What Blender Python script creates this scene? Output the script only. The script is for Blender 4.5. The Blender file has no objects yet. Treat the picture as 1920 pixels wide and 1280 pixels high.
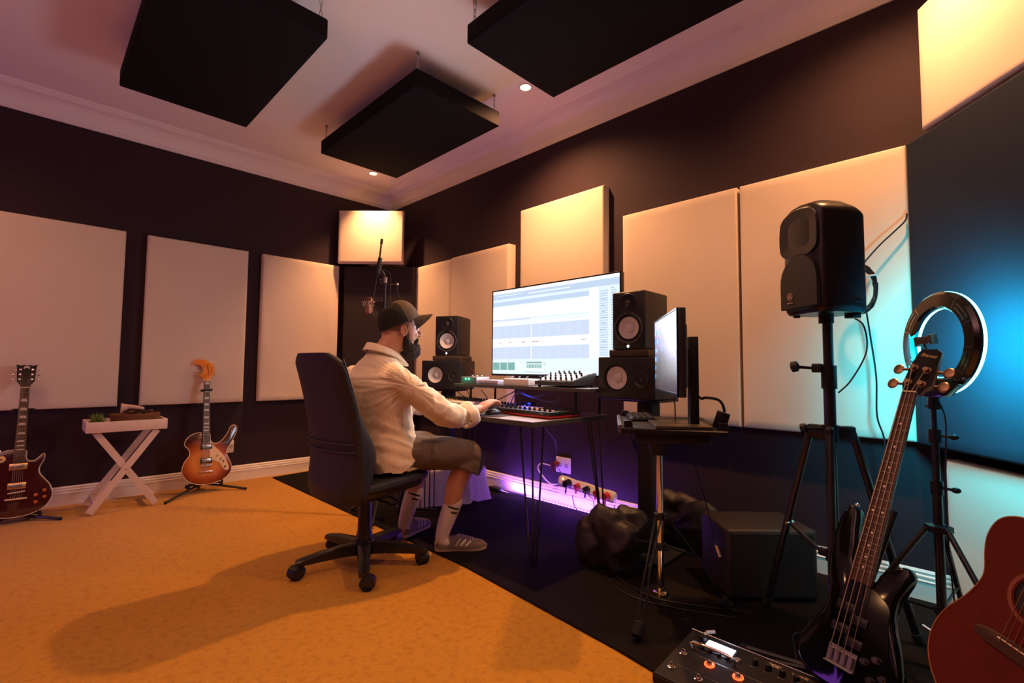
import bpy, bmesh, math, random
from mathutils import Vector, Matrix, Quaternion, noise
C = bpy.context.scene
COL = C.collection
PI = math.pi
R = math.radians
random.seed(7)

# ------------------------------------------------------------------ camera, world, lights, exposure
cam_data = bpy.data.cameras.new('camera')
cam_data.sensor_width = 36.0
cam_data.lens = 901.18 / 1920 * 36.0
cam_data.clip_start = 0.02
cam = bpy.data.objects.new('camera', cam_data)
COL.objects.link(cam)
_yaw, _pitch, _roll = R(134.942), R(3.304), R(.488)
_f = Vector((math.cos(_yaw) * math.cos(_pitch), math.sin(_yaw) * math.cos(_pitch), math.sin(_pitch)))
_r = Vector((math.sin(_yaw), -math.cos(_yaw), 0))
_u = _r.cross(_f)
_r2 = _r * math.cos(_roll) + _u * math.sin(_roll)
_u2 = -_r * math.sin(_roll) + _u * math.cos(_roll)
cam.matrix_world = Matrix(((_r2.x, _u2.x, -_f.x, 4.851), (_r2.y, _u2.y, -_f.y, -2.892), (_r2.z, _u2.z, -_f.z, 1.02), (0, 0, 0, 1)))
C.camera = cam
C.view_settings.view_transform = 'Standard'
C.view_settings.look = 'None'
C.view_settings.gamma = 1.0
C.view_settings.use_curve_mapping = False
C.view_settings.exposure = 0.0
C.cycles.use_denoising = True
C.cycles.max_bounces = 8
C.cycles.sample_clamp_indirect = 6.0

world = bpy.data.worlds.new('world')
world.use_nodes = True
world.node_tree.nodes['Background'].inputs[0].default_value = (.9, .45, .5, 1)
world.node_tree.nodes['Background'].inputs[1].default_value = 0.004
C.world = world

CEIL = 2.985
WARM = (1.0, .45, .185)
def light(name, kind, loc, energy, color, **kw):
    d = bpy.data.lights.new(name, kind)
    d.energy = energy; d.color = color
    for k, v in kw.items():
        if k not in ('rot', 'to'): setattr(d, k, v)
    o = bpy.data.objects.new(name, d); COL.objects.link(o)
    o.location = loc
    if 'rot' in kw: o.rotation_euler = kw['rot']
    if 'to' in kw: o.rotation_euler = (Vector(kw['to']) - Vector(loc)).to_track_quat('-Z', 'Y').to_euler()
    return o
DOWNLIGHTS = [(.49, -.53), (2.615, -.54), (4.62, -.54), (.95, -3.45), (2.6, -2.75), (4.65, -2.75), (.6, -4.75), (2.6, -4.75), (4.65, -4.75)]
DOWN_W = [215, 222, 142, 36, 40, 3, 22, 6, 3]
DOWN_A = [94, 142, 144, 140, 130, 150, 150, 150, 150]
for (x, y), w, an in zip(DOWNLIGHTS, DOWN_W, DOWN_A):
    light('downlight_lamp', 'SPOT', (x, y, CEIL - .035), w, WARM, spot_size=R(an), spot_blend=1.0, shadow_soft_size=.03)
# violet LED strips (one behind the desk, one along the wall behind the camera)
light('violet_strip_lamp', 'AREA', (2.65, -.10, .02), 5.5, (.28, .09, 1.0), shape='RECTANGLE', size=1.0, size_y=.02, rot=(R(150), 0, 0))
light('violet_strip_lamp', 'AREA', (2.02, -.10, .02), 5.5, (.28, .09, 1.0), shape='RECTANGLE', size=.35, size_y=.02, rot=(R(150), 0, 0))
light('violet_floor_lamp', 'POINT', (.5, -4.6, .5), 16, (.45, .10, 1.0), shadow_soft_size=.3)
light('violet_floor_lamp', 'POINT', (2.7, -.16, .10), 1.6, (.36, .06, 1.0), shadow_soft_size=.05)
light('added_ceiling_fill', 'SPOT', (4.2, -3.9, 1.70), 190, (1.0, .44, .40), spot_size=R(165), spot_blend=.9, shadow_soft_size=.25, rot=(R(180), 0, 0))  # added fill with no known source, brightens the ceiling from behind the camera

# ------------------------------------------------------------------ helpers
def mat(name, color, rough=.6, metal=0.0, var=.08, scale=20.0, bump=0.0, bscale=None, emit=None, estr=1.0, spec=.5, coat=0.0, stretch=None, sheen=0.0):
    m = bpy.data.materials.new(name); m.use_nodes = True
    nt = m.node_tree; N = nt.nodes; L = nt.links
    b = N['Principled BSDF']
    b.inputs['Roughness'].default_value = rough
    b.inputs['Metallic'].default_value = metal
    b.inputs['Specular IOR Level'].default_value = spec
    b.inputs['Coat Weight'].default_value = coat
    b.inputs['Coat Roughness'].default_value = .08
    b.inputs['Sheen Weight'].default_value = sheen
    tc = N.new('ShaderNodeTexCoord')
    src = tc.outputs['Object']
    if stretch:
        mp = N.new('ShaderNodeMapping'); mp.inputs['Scale'].default_value = stretch
        L.new(src, mp.inputs[0]); src = mp.outputs[0]
    nz = N.new('ShaderNodeTexNoise'); nz.inputs['Scale'].default_value = scale; nz.inputs['Detail'].default_value = 4
    L.new(src, nz.inputs[0])
    mx = N.new('ShaderNodeMixRGB')
    mx.inputs[1].default_value = tuple(c * (1 - var) for c in color[:3]) + (1,)
    mx.inputs[2].default_value = tuple(min(1, c * (1 + var)) for c in color[:3]) + (1,)
    L.new(nz.outputs[0], mx.inputs[0]); L.new(mx.outputs[0], b.inputs['Base Color'])
    if bump:
        n2 = N.new('ShaderNodeTexNoise'); n2.inputs['Scale'].default_value = bscale or scale * 4; n2.inputs['Detail'].default_value = 3
        L.new(src, n2.inputs[0])
        bp = N.new('ShaderNodeBump'); bp.inputs['Strength'].default_value = bump; bp.inputs['Distance'].default_value = .01
        L.new(n2.outputs[0], bp.inputs['Height']); L.new(bp.outputs[0], b.inputs['Normal'])
    if emit:
        b.inputs['Emission Color'].default_value = tuple(emit) + (1,)
        b.inputs['Emission Strength'].default_value = estr
    return m

def obj(name, bm, m, parent=None, smooth=True, angle=35):
    me = bpy.data.meshes.new(name)
    bm.normal_update(); bm.to_mesh(me); bm.free()
    if isinstance(m, (list, tuple)):
        for k in m: me.materials.append(k)
    else: me.materials.append(m)
    o = bpy.data.objects.new(name, me); COL.objects.link(o)
    if smooth:
        for p in me.polygons: p.use_smooth = True
        me.set_sharp_from_angle(angle=R(angle))
    if parent: o.parent = parent
    return o
def tag(o, label=None, cat=None, group=None, kind=None):
    if label: o['label'] = label
    if cat: o['category'] = cat
    if group: o['group'] = group
    if kind: o['kind'] = kind
    return o
def thing(name, label, cat, loc=(0, 0, 0), rotz=0.0, group=None, mat4=None):
    o = bpy.data.objects.new(name, None); COL.objects.link(o)
    o.empty_display_size = .05
    if mat4 is not None: o.matrix_world = mat4
    else: o.location = loc; o.rotation_euler = (0, 0, rotz)
    return tag(o, label, cat, group)
def struct(name, bm, m, parent=None, smooth=False):
    o = obj(name, bm, m, parent, smooth)
    if not parent: o['kind'] = 'structure'
    return o
def frame(o, x, y, z=None):
    """matrix from origin and (approximate) axes: y kept, x made orthogonal"""
    y = Vector(y).normalized(); x = Vector(x); x = (x - y * x.dot(y)).normalized(); z = x.cross(y)
    o = Vector(o)
    return Matrix(((x.x, y.x, z.x, o.x), (x.y, y.y, z.y, o.y), (x.z, y.z, z.z, o.z), (0, 0, 0, 1)))
def T(x=0, y=0, z=0): return Matrix.Translation((x, y, z))
def RZ(a): return Matrix.Rotation(a, 4, 'Z')
def RX(a): return Matrix.Rotation(a, 4, 'X')
def RY(a): return Matrix.Rotation(a, 4, 'Y')
def new(): return bmesh.new()

def box(bm, size, c=(0, 0, 0), bevel=0.0, seg=2, M=None):
    g = bmesh.ops.create_cube(bm, size=1.0)['verts']
    mt = Matrix.Translation(c) @ Matrix.Diagonal((size[0], size[1], size[2], 1))
    bmesh.ops.transform(bm, matrix=mt, verts=g)
    if bevel > 0:
        es = list({e for v in g for e in v.link_edges})
        r = bmesh.ops.bevel(bm, geom=es, offset=min(bevel, min(size) * .49), segments=seg, profile=.5, affect='EDGES')
        g = list({v for f in r['faces'] for v in f.verts} | {v for v in g if v.is_valid})
    if M is not None: bmesh.ops.transform(bm, matrix=M, verts=g)
    return g
def box2(bm, a, b, bevel=0.0, seg=2, M=None):
    s = [abs(b[i] - a[i]) for i in range(3)]; c = [(a[i] + b[i]) / 2 for i in range(3)]
    return box(bm, s, c, bevel, seg, M)
def ring_loft(bm, rings, cap0=True, cap1=True, closed=True):
    V = [[bm.verts.new(p) for p in r] for r in rings]
    n = len(V[0])
    for a, b in zip(V[:-1], V[1:]):
        for i in range(n if closed else n - 1):
            j = (i + 1) % n
            try: bm.faces.new((a[i], a[j], b[j], b[i]))
            except ValueError: pass
    if cap0 and n > 2: bm.faces.new(list(reversed(V[0])))
    if cap1 and n > 2: bm.faces.new(V[-1])
    return V
def cyl(bm, p0, p1, r0, r1=None, n=16, cap=True):
    r1 = r0 if r1 is None else r1
    p0 = Vector(p0); p1 = Vector(p1); d = (p1 - p0).normalized()
    a = d.orthogonal().normalized(); b = d.cross(a)
    R0 = [p0 + (a * math.cos(2 * PI * i / n) + b * math.sin(2 * PI * i / n)) * r0 for i in range(n)]
    R1 = [p1 + (a * math.cos(2 * PI * i / n) + b * math.sin(2 * PI * i / n)) * r1 for i in range(n)]
    ring_loft(bm, [R0, R1], cap, cap)
def catmull(pts, sub=6, closed=False):
    P = [Vector(p) for p in pts]; n = len(P); out = []
    rng = range(n) if closed else range(n - 1)
    for i in rng:
        if closed: a, b, c, d = P[(i - 1) % n], P[i], P[(i + 1) % n], P[(i + 2) % n]
        else: a, b, c, d = P[max(i - 1, 0)], P[i], P[i + 1], P[min(i + 2, n - 1)]
        for k in range(sub):
            t = k / sub
            out.append(.5 * ((2 * b) + (c - a) * t + (2 * a - 5 * b + 4 * c - d) * t * t + (3 * b - a - 3 * c + d) * t ** 3))
    if not closed: out.append(P[-1].copy())
    return out
def tube(bm, pts, r, n=8, smooth=0, cap=True, radii=None):
    if smooth: 
        if radii:
            rr = catmull([(a, 0, 0) for a in radii], smooth); radii = [max(v.x, 1e-4) for v in rr]
        pts = catmull(pts, smooth)
    P = [Vector(p) for p in pts]
    rings = []; up = None
    for i, p in enumerate(P):
        d = (P[min(i + 1, len(P) - 1)] - P[max(i - 1, 0)])
        if d.length < 1e-9: d = Vector((0, 0, 1))
        d.normalize()
        if up is None: up = d.orthogonal().normalized()
        else:
            up = up - d * up.dot(d)
            up = up.normalized() if up.length > 1e-6 else d.orthogonal().normalized()
        b = d.cross(up)
        rad = radii[i] if radii else r
        rings.append([p + (up * math.cos(2 * PI * k / n) + b * math.sin(2 * PI * k / n)) * rad for k in range(n)])
    ring_loft(bm, rings, cap, cap)
def sphere(bm, c, r, seg=16, ringn=10, M=None):
    r = (r, r, r) if isinstance(r, (int, float)) else r
    g = bmesh.ops.create_uvsphere(bm, u_segments=seg, v_segments=ringn, radius=1.0)['verts']
    mt = Matrix.Translation(c) @ (M or Matrix()) @ Matrix.Diagonal((*r, 1))
    bmesh.ops.transform(bm, matrix=mt, verts=g)
def lathe(bm, prof, n=32, M=None, closed=False):
    """profile [(r,z)] turned about local Z, then moved by M"""
    M = M or Matrix()
    rings = [[M @ Vector((max(r, 1e-5) * math.cos(2 * PI * i / n), max(r, 1e-5) * math.sin(2 * PI * i / n), z)) for i in range(n)] for r, z in prof]
    if closed: rings.append(rings[0])
    ring_loft(bm, rings, False, False)
    bmesh.ops.remove_doubles(bm, verts=bm.verts, dist=2e-5)
def prism(bm, out, z0, z1, M=None, bevel=0.0, seg=2):
    """closed 2-D outline extruded from z0 to z1 with rounded rims"""
    M = M or Matrix()
    P = [Vector((p[0], p[1])) for p in out]; n = len(P)
    area = sum(P[i].x * P[(i + 1) % n].y - P[(i + 1) % n].x * P[i].y for i in range(n))
    if area < 0: P.reverse()
    def inset(d):
        if d == 0: return P
        o = []
        for i in range(n):
            t = (P[(i + 1) % n] - P[i - 1]); t = t.normalized() if t.length > 0 else Vector((1, 0))
            o.append(P[i] + Vector((-t.y, t.x)) * d)
        return o
    lv = []
    if bevel > 0:
        for k in range(seg + 1):
            a = PI / 2 * k / seg; lv.append((bevel * (1 - math.sin(a)), z0 + bevel * (1 - math.cos(a))))
        for k in range(seg + 1):
            a = PI / 2 * (1 - k / seg); lv.append((bevel * (1 - math.sin(a)), z1 - bevel * (1 - math.cos(a))))
    else: lv = [(0, z0), (0, z1)]
    rings = [[M @ Vector((p.x, p.y, z)) for p in inset(d)] for d, z in lv]
    ring_loft(bm, rings)
def annulus(bm, R0, R1, z0, z1, n=48, M=None, a0=0.0, a1=2 * PI):
    """flat ring (or sector of one) with square section"""
    M = M or Matrix(); full = abs(a1 - a0 - 2 * PI) < 1e-6
    k = n if full else n + 1
    rings = []
    for i in range(k):
        a = a0 + (a1 - a0) * i / n; c, s = math.cos(a), math.sin(a)
        rings.append([M @ Vector((r * c, r * s, z)) for r, z in ((R0, z0), (R1, z0), (R1, z1), (R0, z1))])
    if full: rings.append(rings[0]); 
    ring_loft(bm, rings, not full, not full)
    bmesh.ops.remove_doubles(bm, verts=bm.verts, dist=1e-6)
def text(name, s, size, m, parent, M, extrude=.0006, align='CENTER', shear=0.0, bold=0.0):
    c = bpy.data.curves.new(name, 'FONT'); c.body = s; c.size = size; c.extrude = extrude
    c.align_x = align; c.align_y = 'CENTER'; c.shear = shear; c.offset = bold; c.resolution_u = 2
    c.materials.append(m)
    o = bpy.data.objects.new(name, c); COL.objects.link(o)
    me = bpy.data.meshes.new_from_object(o.evaluated_get(bpy.context.evaluated_depsgraph_get()))
    bpy.data.objects.remove(o); bpy.data.curves.remove(c)
    o = bpy.data.objects.new(name, me); COL.objects.link(o)
    o.parent = parent; o.matrix_local = M; o['kind'] = 'stuff'
    return o
def dup(root, loc=None, rotz=None, label=None, group=None, mat4=None):
    def cp(o, par):
        c = o.copy(); COL.objects.link(c)
        if par: c.parent = par
        for ch in list(o.children): cp(ch, c)
        return c
    r = cp(root, None)
    if mat4 is not None: r.matrix_world = mat4
    else:
        if loc is not None: r.location = loc
        if rotz is not None: r.rotation_euler = (0, 0, rotz)
    if label: r['label'] = label
    if group: r['group'] = group
    return r

# ------------------------------------------------------------------ materials
M_wall = mat('wall_paint', (.029, .0145, .022), .80, var=.10, scale=3, bump=.05, bscale=180, spec=.35)
M_ceil = mat('ceiling_paint', (.86, .82, .84), .9, var=.02, scale=2, bump=.02, bscale=200)
M_trim = mat('trim_paint', (.80, .76, .70), .45, var=.02, scale=5)
M_cream = mat('cream_fabric', (.74, .64, .52), .95, var=.04, scale=6, bump=.10, bscale=420, sheen=.1)
M_darkfab = mat('dark_fabric', (.014, .013, .016), .95, var=.15, scale=8, bump=.15, bscale=420, spec=.2)
M_navy = mat("navy_fabric", (.009, .0175, .034), .9, var=.06, scale=7, bump=.12, bscale=420, spec=.3)
M_brownfab = mat('charcoal_panel_fabric', (.040, .032, .034), .95, var=.1, scale=8, bump=.15, bscale=420, spec=.2)
M_blk = mat('black_plastic', (.010, .010, .011), .38, var=.1)
M_blkm = mat('black_matte', (.012, .012, .013), .7, var=.12)
M_blkmetal = mat('black_metal', (.014, .014, .015), .33, metal=.0, var=.1, coat=.25)
M_chrome = mat('chrome', (.82, .80, .78), .12, metal=1.0, var=.03)
M_steel = mat('brushed_steel', (.45, .44, .43), .3, metal=1.0, var=.06)
M_gold = mat('gold_metal', (.75, .50, .16), .28, metal=1.0, var=.05)
M_white = mat('white_plastic', (.80, .78, .76), .4, var=.02)
M_vinyl = mat('black_vinyl', (.020, .020, .022), .55, var=.15, bump=.2, bscale=260)
M_rubber = mat('rubber', (.012, .012, .012), .85, var=.1)
# ------------------------------------------------------------------ the room
RX1, RY1 = 5.17, -5.9
def carpet_mat():
    m = mat('carpet_loop', (.48, .23, .010), .95, var=.08, scale=2.2, sheen=.2, spec=.15)
    nt = m.node_tree; N = nt.nodes; L = nt.links; b = N['Principled BSDF']
    tc = N.new('ShaderNodeTexCoord')
    v = N.new('ShaderNodeTexVoronoi'); v.inputs['Scale'].default_value = 150; L.new(tc.outputs['Object'], v.inputs[0])
    n = N.new('ShaderNodeTexNoise'); n.inputs['Scale'].default_value = 26; n.inputs['Detail'].default_value = 8; L.new(tc.outputs['Object'], n.inputs[0])
    a = N.new('ShaderNodeMath'); a.operation = 'MULTIPLY_ADD'; a.inputs[1].default_value = 2.2; L.new(n.outputs[0], a.inputs[0]); L.new(v.outputs[0], a.inputs[2])
    bp = N.new('ShaderNodeBump'); bp.inputs['Strength'].default_value = .45; bp.inputs['Distance'].default_value = .005
    L.new(a.outputs[0], bp.inputs['Height']); L.new(bp.outputs[0], b.inputs['Normal'])
    # small darker flecks of the loops
    old = b.inputs['Base Color'].links[0].from_socket
    n3 = N.new('ShaderNodeTexNoise'); n3.inputs['Scale'].default_value = 34; n3.inputs['Detail'].default_value = 5; L.new(tc.outputs['Object'], n3.inputs[0])
    r = N.new('ShaderNodeValToRGB'); r.color_ramp.elements[0].position = .36; r.color_ramp.elements[0].color = (.80, .76, .72, 1); r.color_ramp.elements[1].position = .5; r.color_ramp.elements[1].color = (1, 1, 1, 1)
    L.new(n3.outputs[0], r.inputs[0])
    mx = N.new('ShaderNodeMixRGB'); mx.blend_type = 'MULTIPLY'; mx.inputs[0].default_value = .8
    L.new(old, mx.inputs[1]); L.new(r.outputs[0], mx.inputs[2]); L.new(mx.outputs[0], b.inputs['Base Color'])
    return m
M_carpet = carpet_mat()
bm = new(); box2(bm, (0, RY1, -.05), (RX1, 0, 0)); struct('floor', bm, M_carpet)
bm = new(); box2(bm, (-.1, RY1 - .1, CEIL), (RX1 + .1, .1, CEIL + .05)); struct('ceiling', bm, M_ceil)
bm = new(); box2(bm, (-.1, RY1, -.05), (0, 0, CEIL)); struct('wall_left', bm, M_wall)
bm = new(); box2(bm, (-.1, 0, -.05), (RX1 + .1, .1, CEIL)); struct('wall_back', bm, M_wall)
bm = new(); box2(bm, (RX1, RY1, -.05), (RX1 + .1, 0, CEIL)); struct('wall_right', bm, M_wall)
bm = new(); box2(bm, (-.1, RY1 - .1, -.05), (RX1 + .1, RY1, CEIL)); struct('wall_front', bm, M_wall)
# profiled trims: profile as (distance from wall, height), run along the wall with mitred ends
def trim_run(name, prof, a, b, inward, m, mit0, mit1):
    """a->b along the wall foot; inward = unit vector into the room; mitres shorten by the profile's reach"""
    a = Vector((*a, 0)); b = Vector((*b, 0)); d = (b - a).normalized(); inw = Vector((*inward, 0))
    bm = new()
    rings = []
    for p, s in ((a, mit0), (b, -mit1)):
        rings.append([p + inw * u + Vector((0, 0, z)) + d * (u * s) for u, z in prof])
    ring_loft(bm, rings)
    bmesh.ops.recalc_face_normals(bm, faces=bm.faces)
    return struct(name, bm, m, smooth=True)
base_prof = [(0, 0), (.018, 0), (.018, .083), (.0205, .085), (.0205, .088), (.013, .092), (.013, .099), (.0155, .102), (.0155, .108), (.009, .113), (.009, .121), (.011, .123), (.007, .130), (.004, .134), (0, .134)]
for nm, a, b, w in (('baseboard_left', (0, RY1), (0, 0), (1, 0)), ('baseboard_back', (0, 0), (RX1, 0), (0, -1)), ('baseboard_right', (RX1, 0), (RX1, RY1), (-1, 0)), ('baseboard_front', (RX1, RY1), (0, RY1), (0, 1))):
    trim_run(nm, base_prof, a, b, w, M_trim, 1, 1)
CB = 2.831
cor = [(0, CB), (.012, CB), (.014, CB + .008), (.020, CB + .010), (.022, CB + .020), (.030, CB + .024)]
for k in range(9):
    a = PI / 2 * k / 8; cor.append((.030 + .095 * (1 - math.cos(a)), CB + .026 + .095 * math.sin(a)))
cor += [(.131, CB + .124), (.136, CB + .124), (.140, CB + .131), (.148, CB + .133), (.152, CB + .140), (.160, CB + .142), (.166, CB + .150), (.172, CEIL), (0, CEIL)]
for nm, a, b, w in (('trim_1', (0, RY1), (0, 0), (1, 0)), ('trim_2', (0, 0), (RX1, 0), (0, -1)), ('trim_3', (RX1, 0), (RX1, RY1), (-1, 0)), ('trim_4', (RX1, RY1), (0, RY1), (0, 1))):
    trim_run(nm, cor, a, b, w, M_ceil, 1, 1)

# black rug lying over the carpet along the back wall
bm = new()
out = [(.11, -.03), (.08, -.95), (.03 + .09, -1.26), (2.9, -1.262), (3.85, -1.335), (4.30, -1.395), (5.12, -1.41), (5.12, -.03)]
prism(bm, out, .0005, .009, bevel=.003, seg=1)
M_rug = mat('black_rug', (.010, .0075, .0065), .97, var=.35, scale=5, bump=.5, bscale=240, spec=.1)
tag(obj('rug', bm, M_rug, smooth=False), 'black low-pile rug covering the carpet beneath the desk along the back wall', 'rug')

# ------------------------------------------------------------------ acoustic panels
def panel_bm(w, h, d, seed, sag=.004, nx=26, nz=36, rim=.010, ripples=0.0):
    """padded, fabric covered panel: back on y=0, front towards -y, x across from 0, z up from 0"""
    bm = new(); rnd = random.Random(seed)
    off = Vector((rnd.random() * 9, rnd.random() * 9, rnd.random() * 9))
    def front(u, v):
        x = u * w; z = v * h
        ex = min(u, 1 - u) * w; ez = min(v, 1 - v) * h; e = min(ex, ez)
        y = d - rim * (1 - min(1, e / rim)) ** 2 * .9
        y += sag * noise.noise(Vector((x * 2.2, z * 1.6, 0)) + off) * min(1, e / .06)
        if ripples: y += ripples * noise.noise(Vector((x * 9, z * 2.0 + x * 3, 3)) + off) * max(0, 1 - e / .22) * min(1, e / .02)
        return Vector((x, -y, z))
    us = sorted({0, .5 * rim / w, rim / w, 1, 1 - .5 * rim / w, 1 - rim / w} | {rim / w + (1 - 2 * rim / w) * i / nx for i in range(nx + 1)})
    vs = sorted({0, .5 * rim / h, rim / h, 1, 1 - .5 * rim / h, 1 - rim / h} | {rim / h + (1 - 2 * rim / h) * i / nz for i in range(nz + 1)})
    G = [[bm.verts.new(front(u, v)) for u in us] for v in vs]
    for i in range(len(vs) - 1):
        for j in range(len(us) - 1):
            bm.faces.new((G[i][j], G[i][j + 1], G[i + 1][j + 1], G[i + 1][j]))
    border = G[0][:] + [r[-1] for r in G[1:]] + G[-1][-2::-1] + [r[0] for r in G[-2:0:-1]]
    back = [bm.verts.new((v.co.x, 0, v.co.z)) for v in border]
    n = len(border)
    for i in range(n):
        j = (i + 1) % n; bm.faces.new((border[j], border[i], back[i], back[j]))
    bm.faces.new(list(reversed(back)))
    bmesh.ops.recalc_face_normals(bm, faces=bm.faces)
    return bm
def panel(name, label, M, w, h, d, seed, m=None, group=None, **kw):
    o = obj(name, panel_bm(w, h, d, seed, **kw), m or M_cream, smooth=True, angle=50)
    o.matrix_world = M
    return tag(o, label, 'acoustic panel', group)
ZB, PH = .707, 1.373
WL = lambda y0: T(.001, y0, ZB) @ RZ(R(90))      # on the left wall (faces +x); local x runs +y
panel('acoustic_absorber', 'wide cream fabric acoustic panel at the far left edge, above the dark red guitar', WL(-3.16), .76, PH, .058, 1, ripples=.001)
panel('acoustic_absorber', 'cream fabric acoustic panel on the left wall above the folding tray table and sunburst guitar', WL(-2.26), .742, PH, .058, 2)
panel('acoustic_absorber', 'cream fabric acoustic panel on the left wall directly behind the desk chair, nearest the corner', WL(-1.392), .742, PH, .058, 3, ripples=.009)
G2 = 'cream panels on the back wall'
panel('acoustic_absorber', 'cream fabric panel beside the room corner behind the left pair of studio speakers', T(.49, -.001, ZB), .726, PH, .058, 4)
panel('acoustic_absorber', 'cream fabric panel left of the big screen, its ochre right side edge showing', T(1.222, -.001, ZB), .778, PH, .085, 5)
panel('acoustic_absorber', 'short cream panel mounted highest on the back wall, right above the big screen', T(2.12, -.001, 1.66), .82, .675, .07, 6, ripples=.002)
panel('acoustic_absorber', 'cream fabric panel on the back wall behind the right pair of studio speakers', T(3.085, -.001, ZB), .755, PH, .058, 7, ripples=.003)
panel('acoustic_absorber', 'cream fabric panel lit turquoise at its lower right, behind the loudspeaker on its tripod', T(3.858, -.001, ZB), .742, PH, .058, 8, sag=.007, ripples=.003)
# room-corner traps (45 degrees across the far corner)
MC = lambda z, off: Matrix.Translation((.015 + off, -.605 - off, z)) @ RZ(R(45))
panel('corner_absorber', 'small square cream panel set high across the far room corner', MC(2.10, .055), .67, .55, .055, 9)
tag(obj('corner_absorber', panel_bm(.74, 2.05, .06, 10), M_brownfab), 'tall charcoal panel spanning the far room corner behind the microphone stand', 'acoustic panel').matrix_world = Matrix.Translation((.055, -.575, .03)) @ RZ(R(45))
# near right corner: dark panel with a cream one above and another below
AZ = R(130); DX, DY = -math.cos(AZ), -math.sin(AZ)
def ML(t, off, z): return Matrix.Translation((4.600 + DX * t + DY * off, -.060 + DY * t - DX * off, z)) @ RZ(math.atan2(DY, DX))
panel('corner_absorber', 'large navy fabric panel across the right corner, glowing blue from the ring light', ML(.0, -.05, .70), .78, 1.38, .05, 11, m=M_navy, sag=.002)
panel('corner_absorber', 'cream panel at the top right, above the navy corner panel', ML(.10, -.05, 2.095), .64, .56, .05, 12, ripples=.001)
panel('corner_absorber', 'cream panel at floor level beneath the navy corner panel, tinted turquoise', ML(.085, -.10, .01), .64, .64, .05, 13)
# ------------------------------------------------------------------ ceiling clouds and downlights
M_cloud = mat('black_cloud_fabric', (.007, .006, .009), .95, var=.2, scale=9, bump=.12, bscale=420, spec=.15)
def cloud(label, x0, y0, x1, y1, z0=2.75, d=.11, hooks=((0, 0), (1, 0), (0, 1), (1, 1))):
    t = thing('ceiling_cloud', label, 'acoustic panel', ((x0 + x1) / 2, (y0 + y1) / 2, z0 + d), group='black panels hung from the ceiling')
    w, h = x1 - x0, y1 - y0
    bm = new(); box(bm, (w, h, d), (0, 0, -d / 2), .010, 3); obj('panel', bm, M_cloud, t)
    for hx, hy in hooks:
        px, py = (-w / 2 + .03 + hx * (w - .06)), (-h / 2 + .03 + hy * (h - .06))
        top = CEIL - z0 - d
        bm = new()
        cyl(bm, (px, py, -.004), (px, py, .012), .006, n=8)
        cyl(bm, (px, py, top - .012), (px, py, top), .011, n=10)
        nl = 3; L = (top - .014) / nl
        for k in range(nl):
            zc = .006 + L * (k + .5)
            pts = []
            for i in range(12):
                a = 2 * PI * i / 12; u, v = .0075 * math.cos(a), (L * .62) * math.sin(a)
                pts.append((px + u, py, zc + v) if k % 2 else (px, py + u, zc + v))
            pts += pts[:2]
            tube(bm, pts, .0022, n=5)
        obj('hanging_chain', bm, M_steel, t)
    return t
cloud('black ceiling panel hung over the left of the room, nearest the left wall guitars', 1.080, -2.58, 2.43, -1.86)
cloud('smaller-looking black ceiling panel hung in the middle, nearest the room corner', 1.055, -1.305, 2.42, -.598)
cloud('black ceiling panel hung at top right, running out of the frame', 2.925, -1.325, 4.28, -.608)
M_bulb = mat('bulb_glow', (1, .8, .5), .4, emit=(1.0, .66, .30), estr=22)
M_bezel = mat('downlight_bezel', (.80, .77, .74), .35, var=.02)
dl = None
dl_labels = {1: 'glowing recessed downlight above the big screen, beside the top right ceiling panel', 0: 'glowing recessed downlight nearest the room corner, under the middle ceiling panel'}
for i, (x, y) in enumerate(DOWNLIGHTS):
    if dl is None:
        dl = thing('downlight', dl_labels[0], 'ceiling light', (x, y, CEIL))
        bm = new(); annulus(bm, .036, .046, -.005, .0, 32); obj('bezel', bm, M_bezel, dl)
        bm = new(); lathe(bm, [(.0, -.003), (.018, -.0045), (.030, -.003), (.036, -.001)], 24); obj('bulb', bm, M_bulb, dl)
    else:
        o = dup(dl, (x, y, CEIL), label=dl_labels.get(i, 'recessed ceiling downlight beyond the picture, ' + ['', '', 'at the right corner', 'second row left', 'second row middle', 'second row right', 'rear row left', 'rear row middle', 'rear row right'][i]), group=None)
        if i > 1: o['group'] = 'downlights outside the picture'

# ------------------------------------------------------------------ desk
M_desktop = mat('desk_laminate', (.30, .25, .245), .5, var=.05, scale=14, stretch=(1, 6, 1))
M_deskedge = mat('desk_edge', (.055, .05, .05), .6)
DZ, DX0, DX1, DYF, DYB = .748, 1.86, 3.165, -1.045, -.36
desk = thing('desk', 'grey-topped studio desk on thin black hairpin legs, the man sitting at it', 'desk', ((DX0 + DX1) / 2, (DYF + DYB) / 2, 0))
dw, dd = (DX1 - DX0), (DYB - DYF)
bm = new(); box(bm, (dw, dd, .004), (0, 0, DZ - .002), .001, 1); obj('desktop', bm, M_desktop, desk)
bm = new(); box(bm, (dw, dd, .024), (0, 0, DZ - .0165), .002, 1); obj('edge_band', bm, M_deskedge, desk)
for sx in (-1, 1):
    for sy in (-1, 1):
        bm = new(); cx, cy = sx * (dw / 2 - .085), sy * (dd / 2 - .085)
        z1 = DZ - .0305
        box(bm, (.10, .10, .003), (cx, cy, z1), .001, 1)
        foot = Vector((cx + sx * .065, cy + sy * .055, .006))
        for ax, ay in ((-.045, .045), (.045, -.045), (.045, .045)):
            a = Vector((cx + ax * sx, cy + ay * sy, z1 - .002))
            d = Vector((ax * sx, ay * sy, 0)) * .22
            pts = [a, a.lerp(foot + d, .5), foot + d + Vector((0, 0, .02)), foot + d * .3]
            tube(bm, pts, .0052, n=8)
        obj('hairpin_leg', bm, M_blkmetal, desk)
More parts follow.
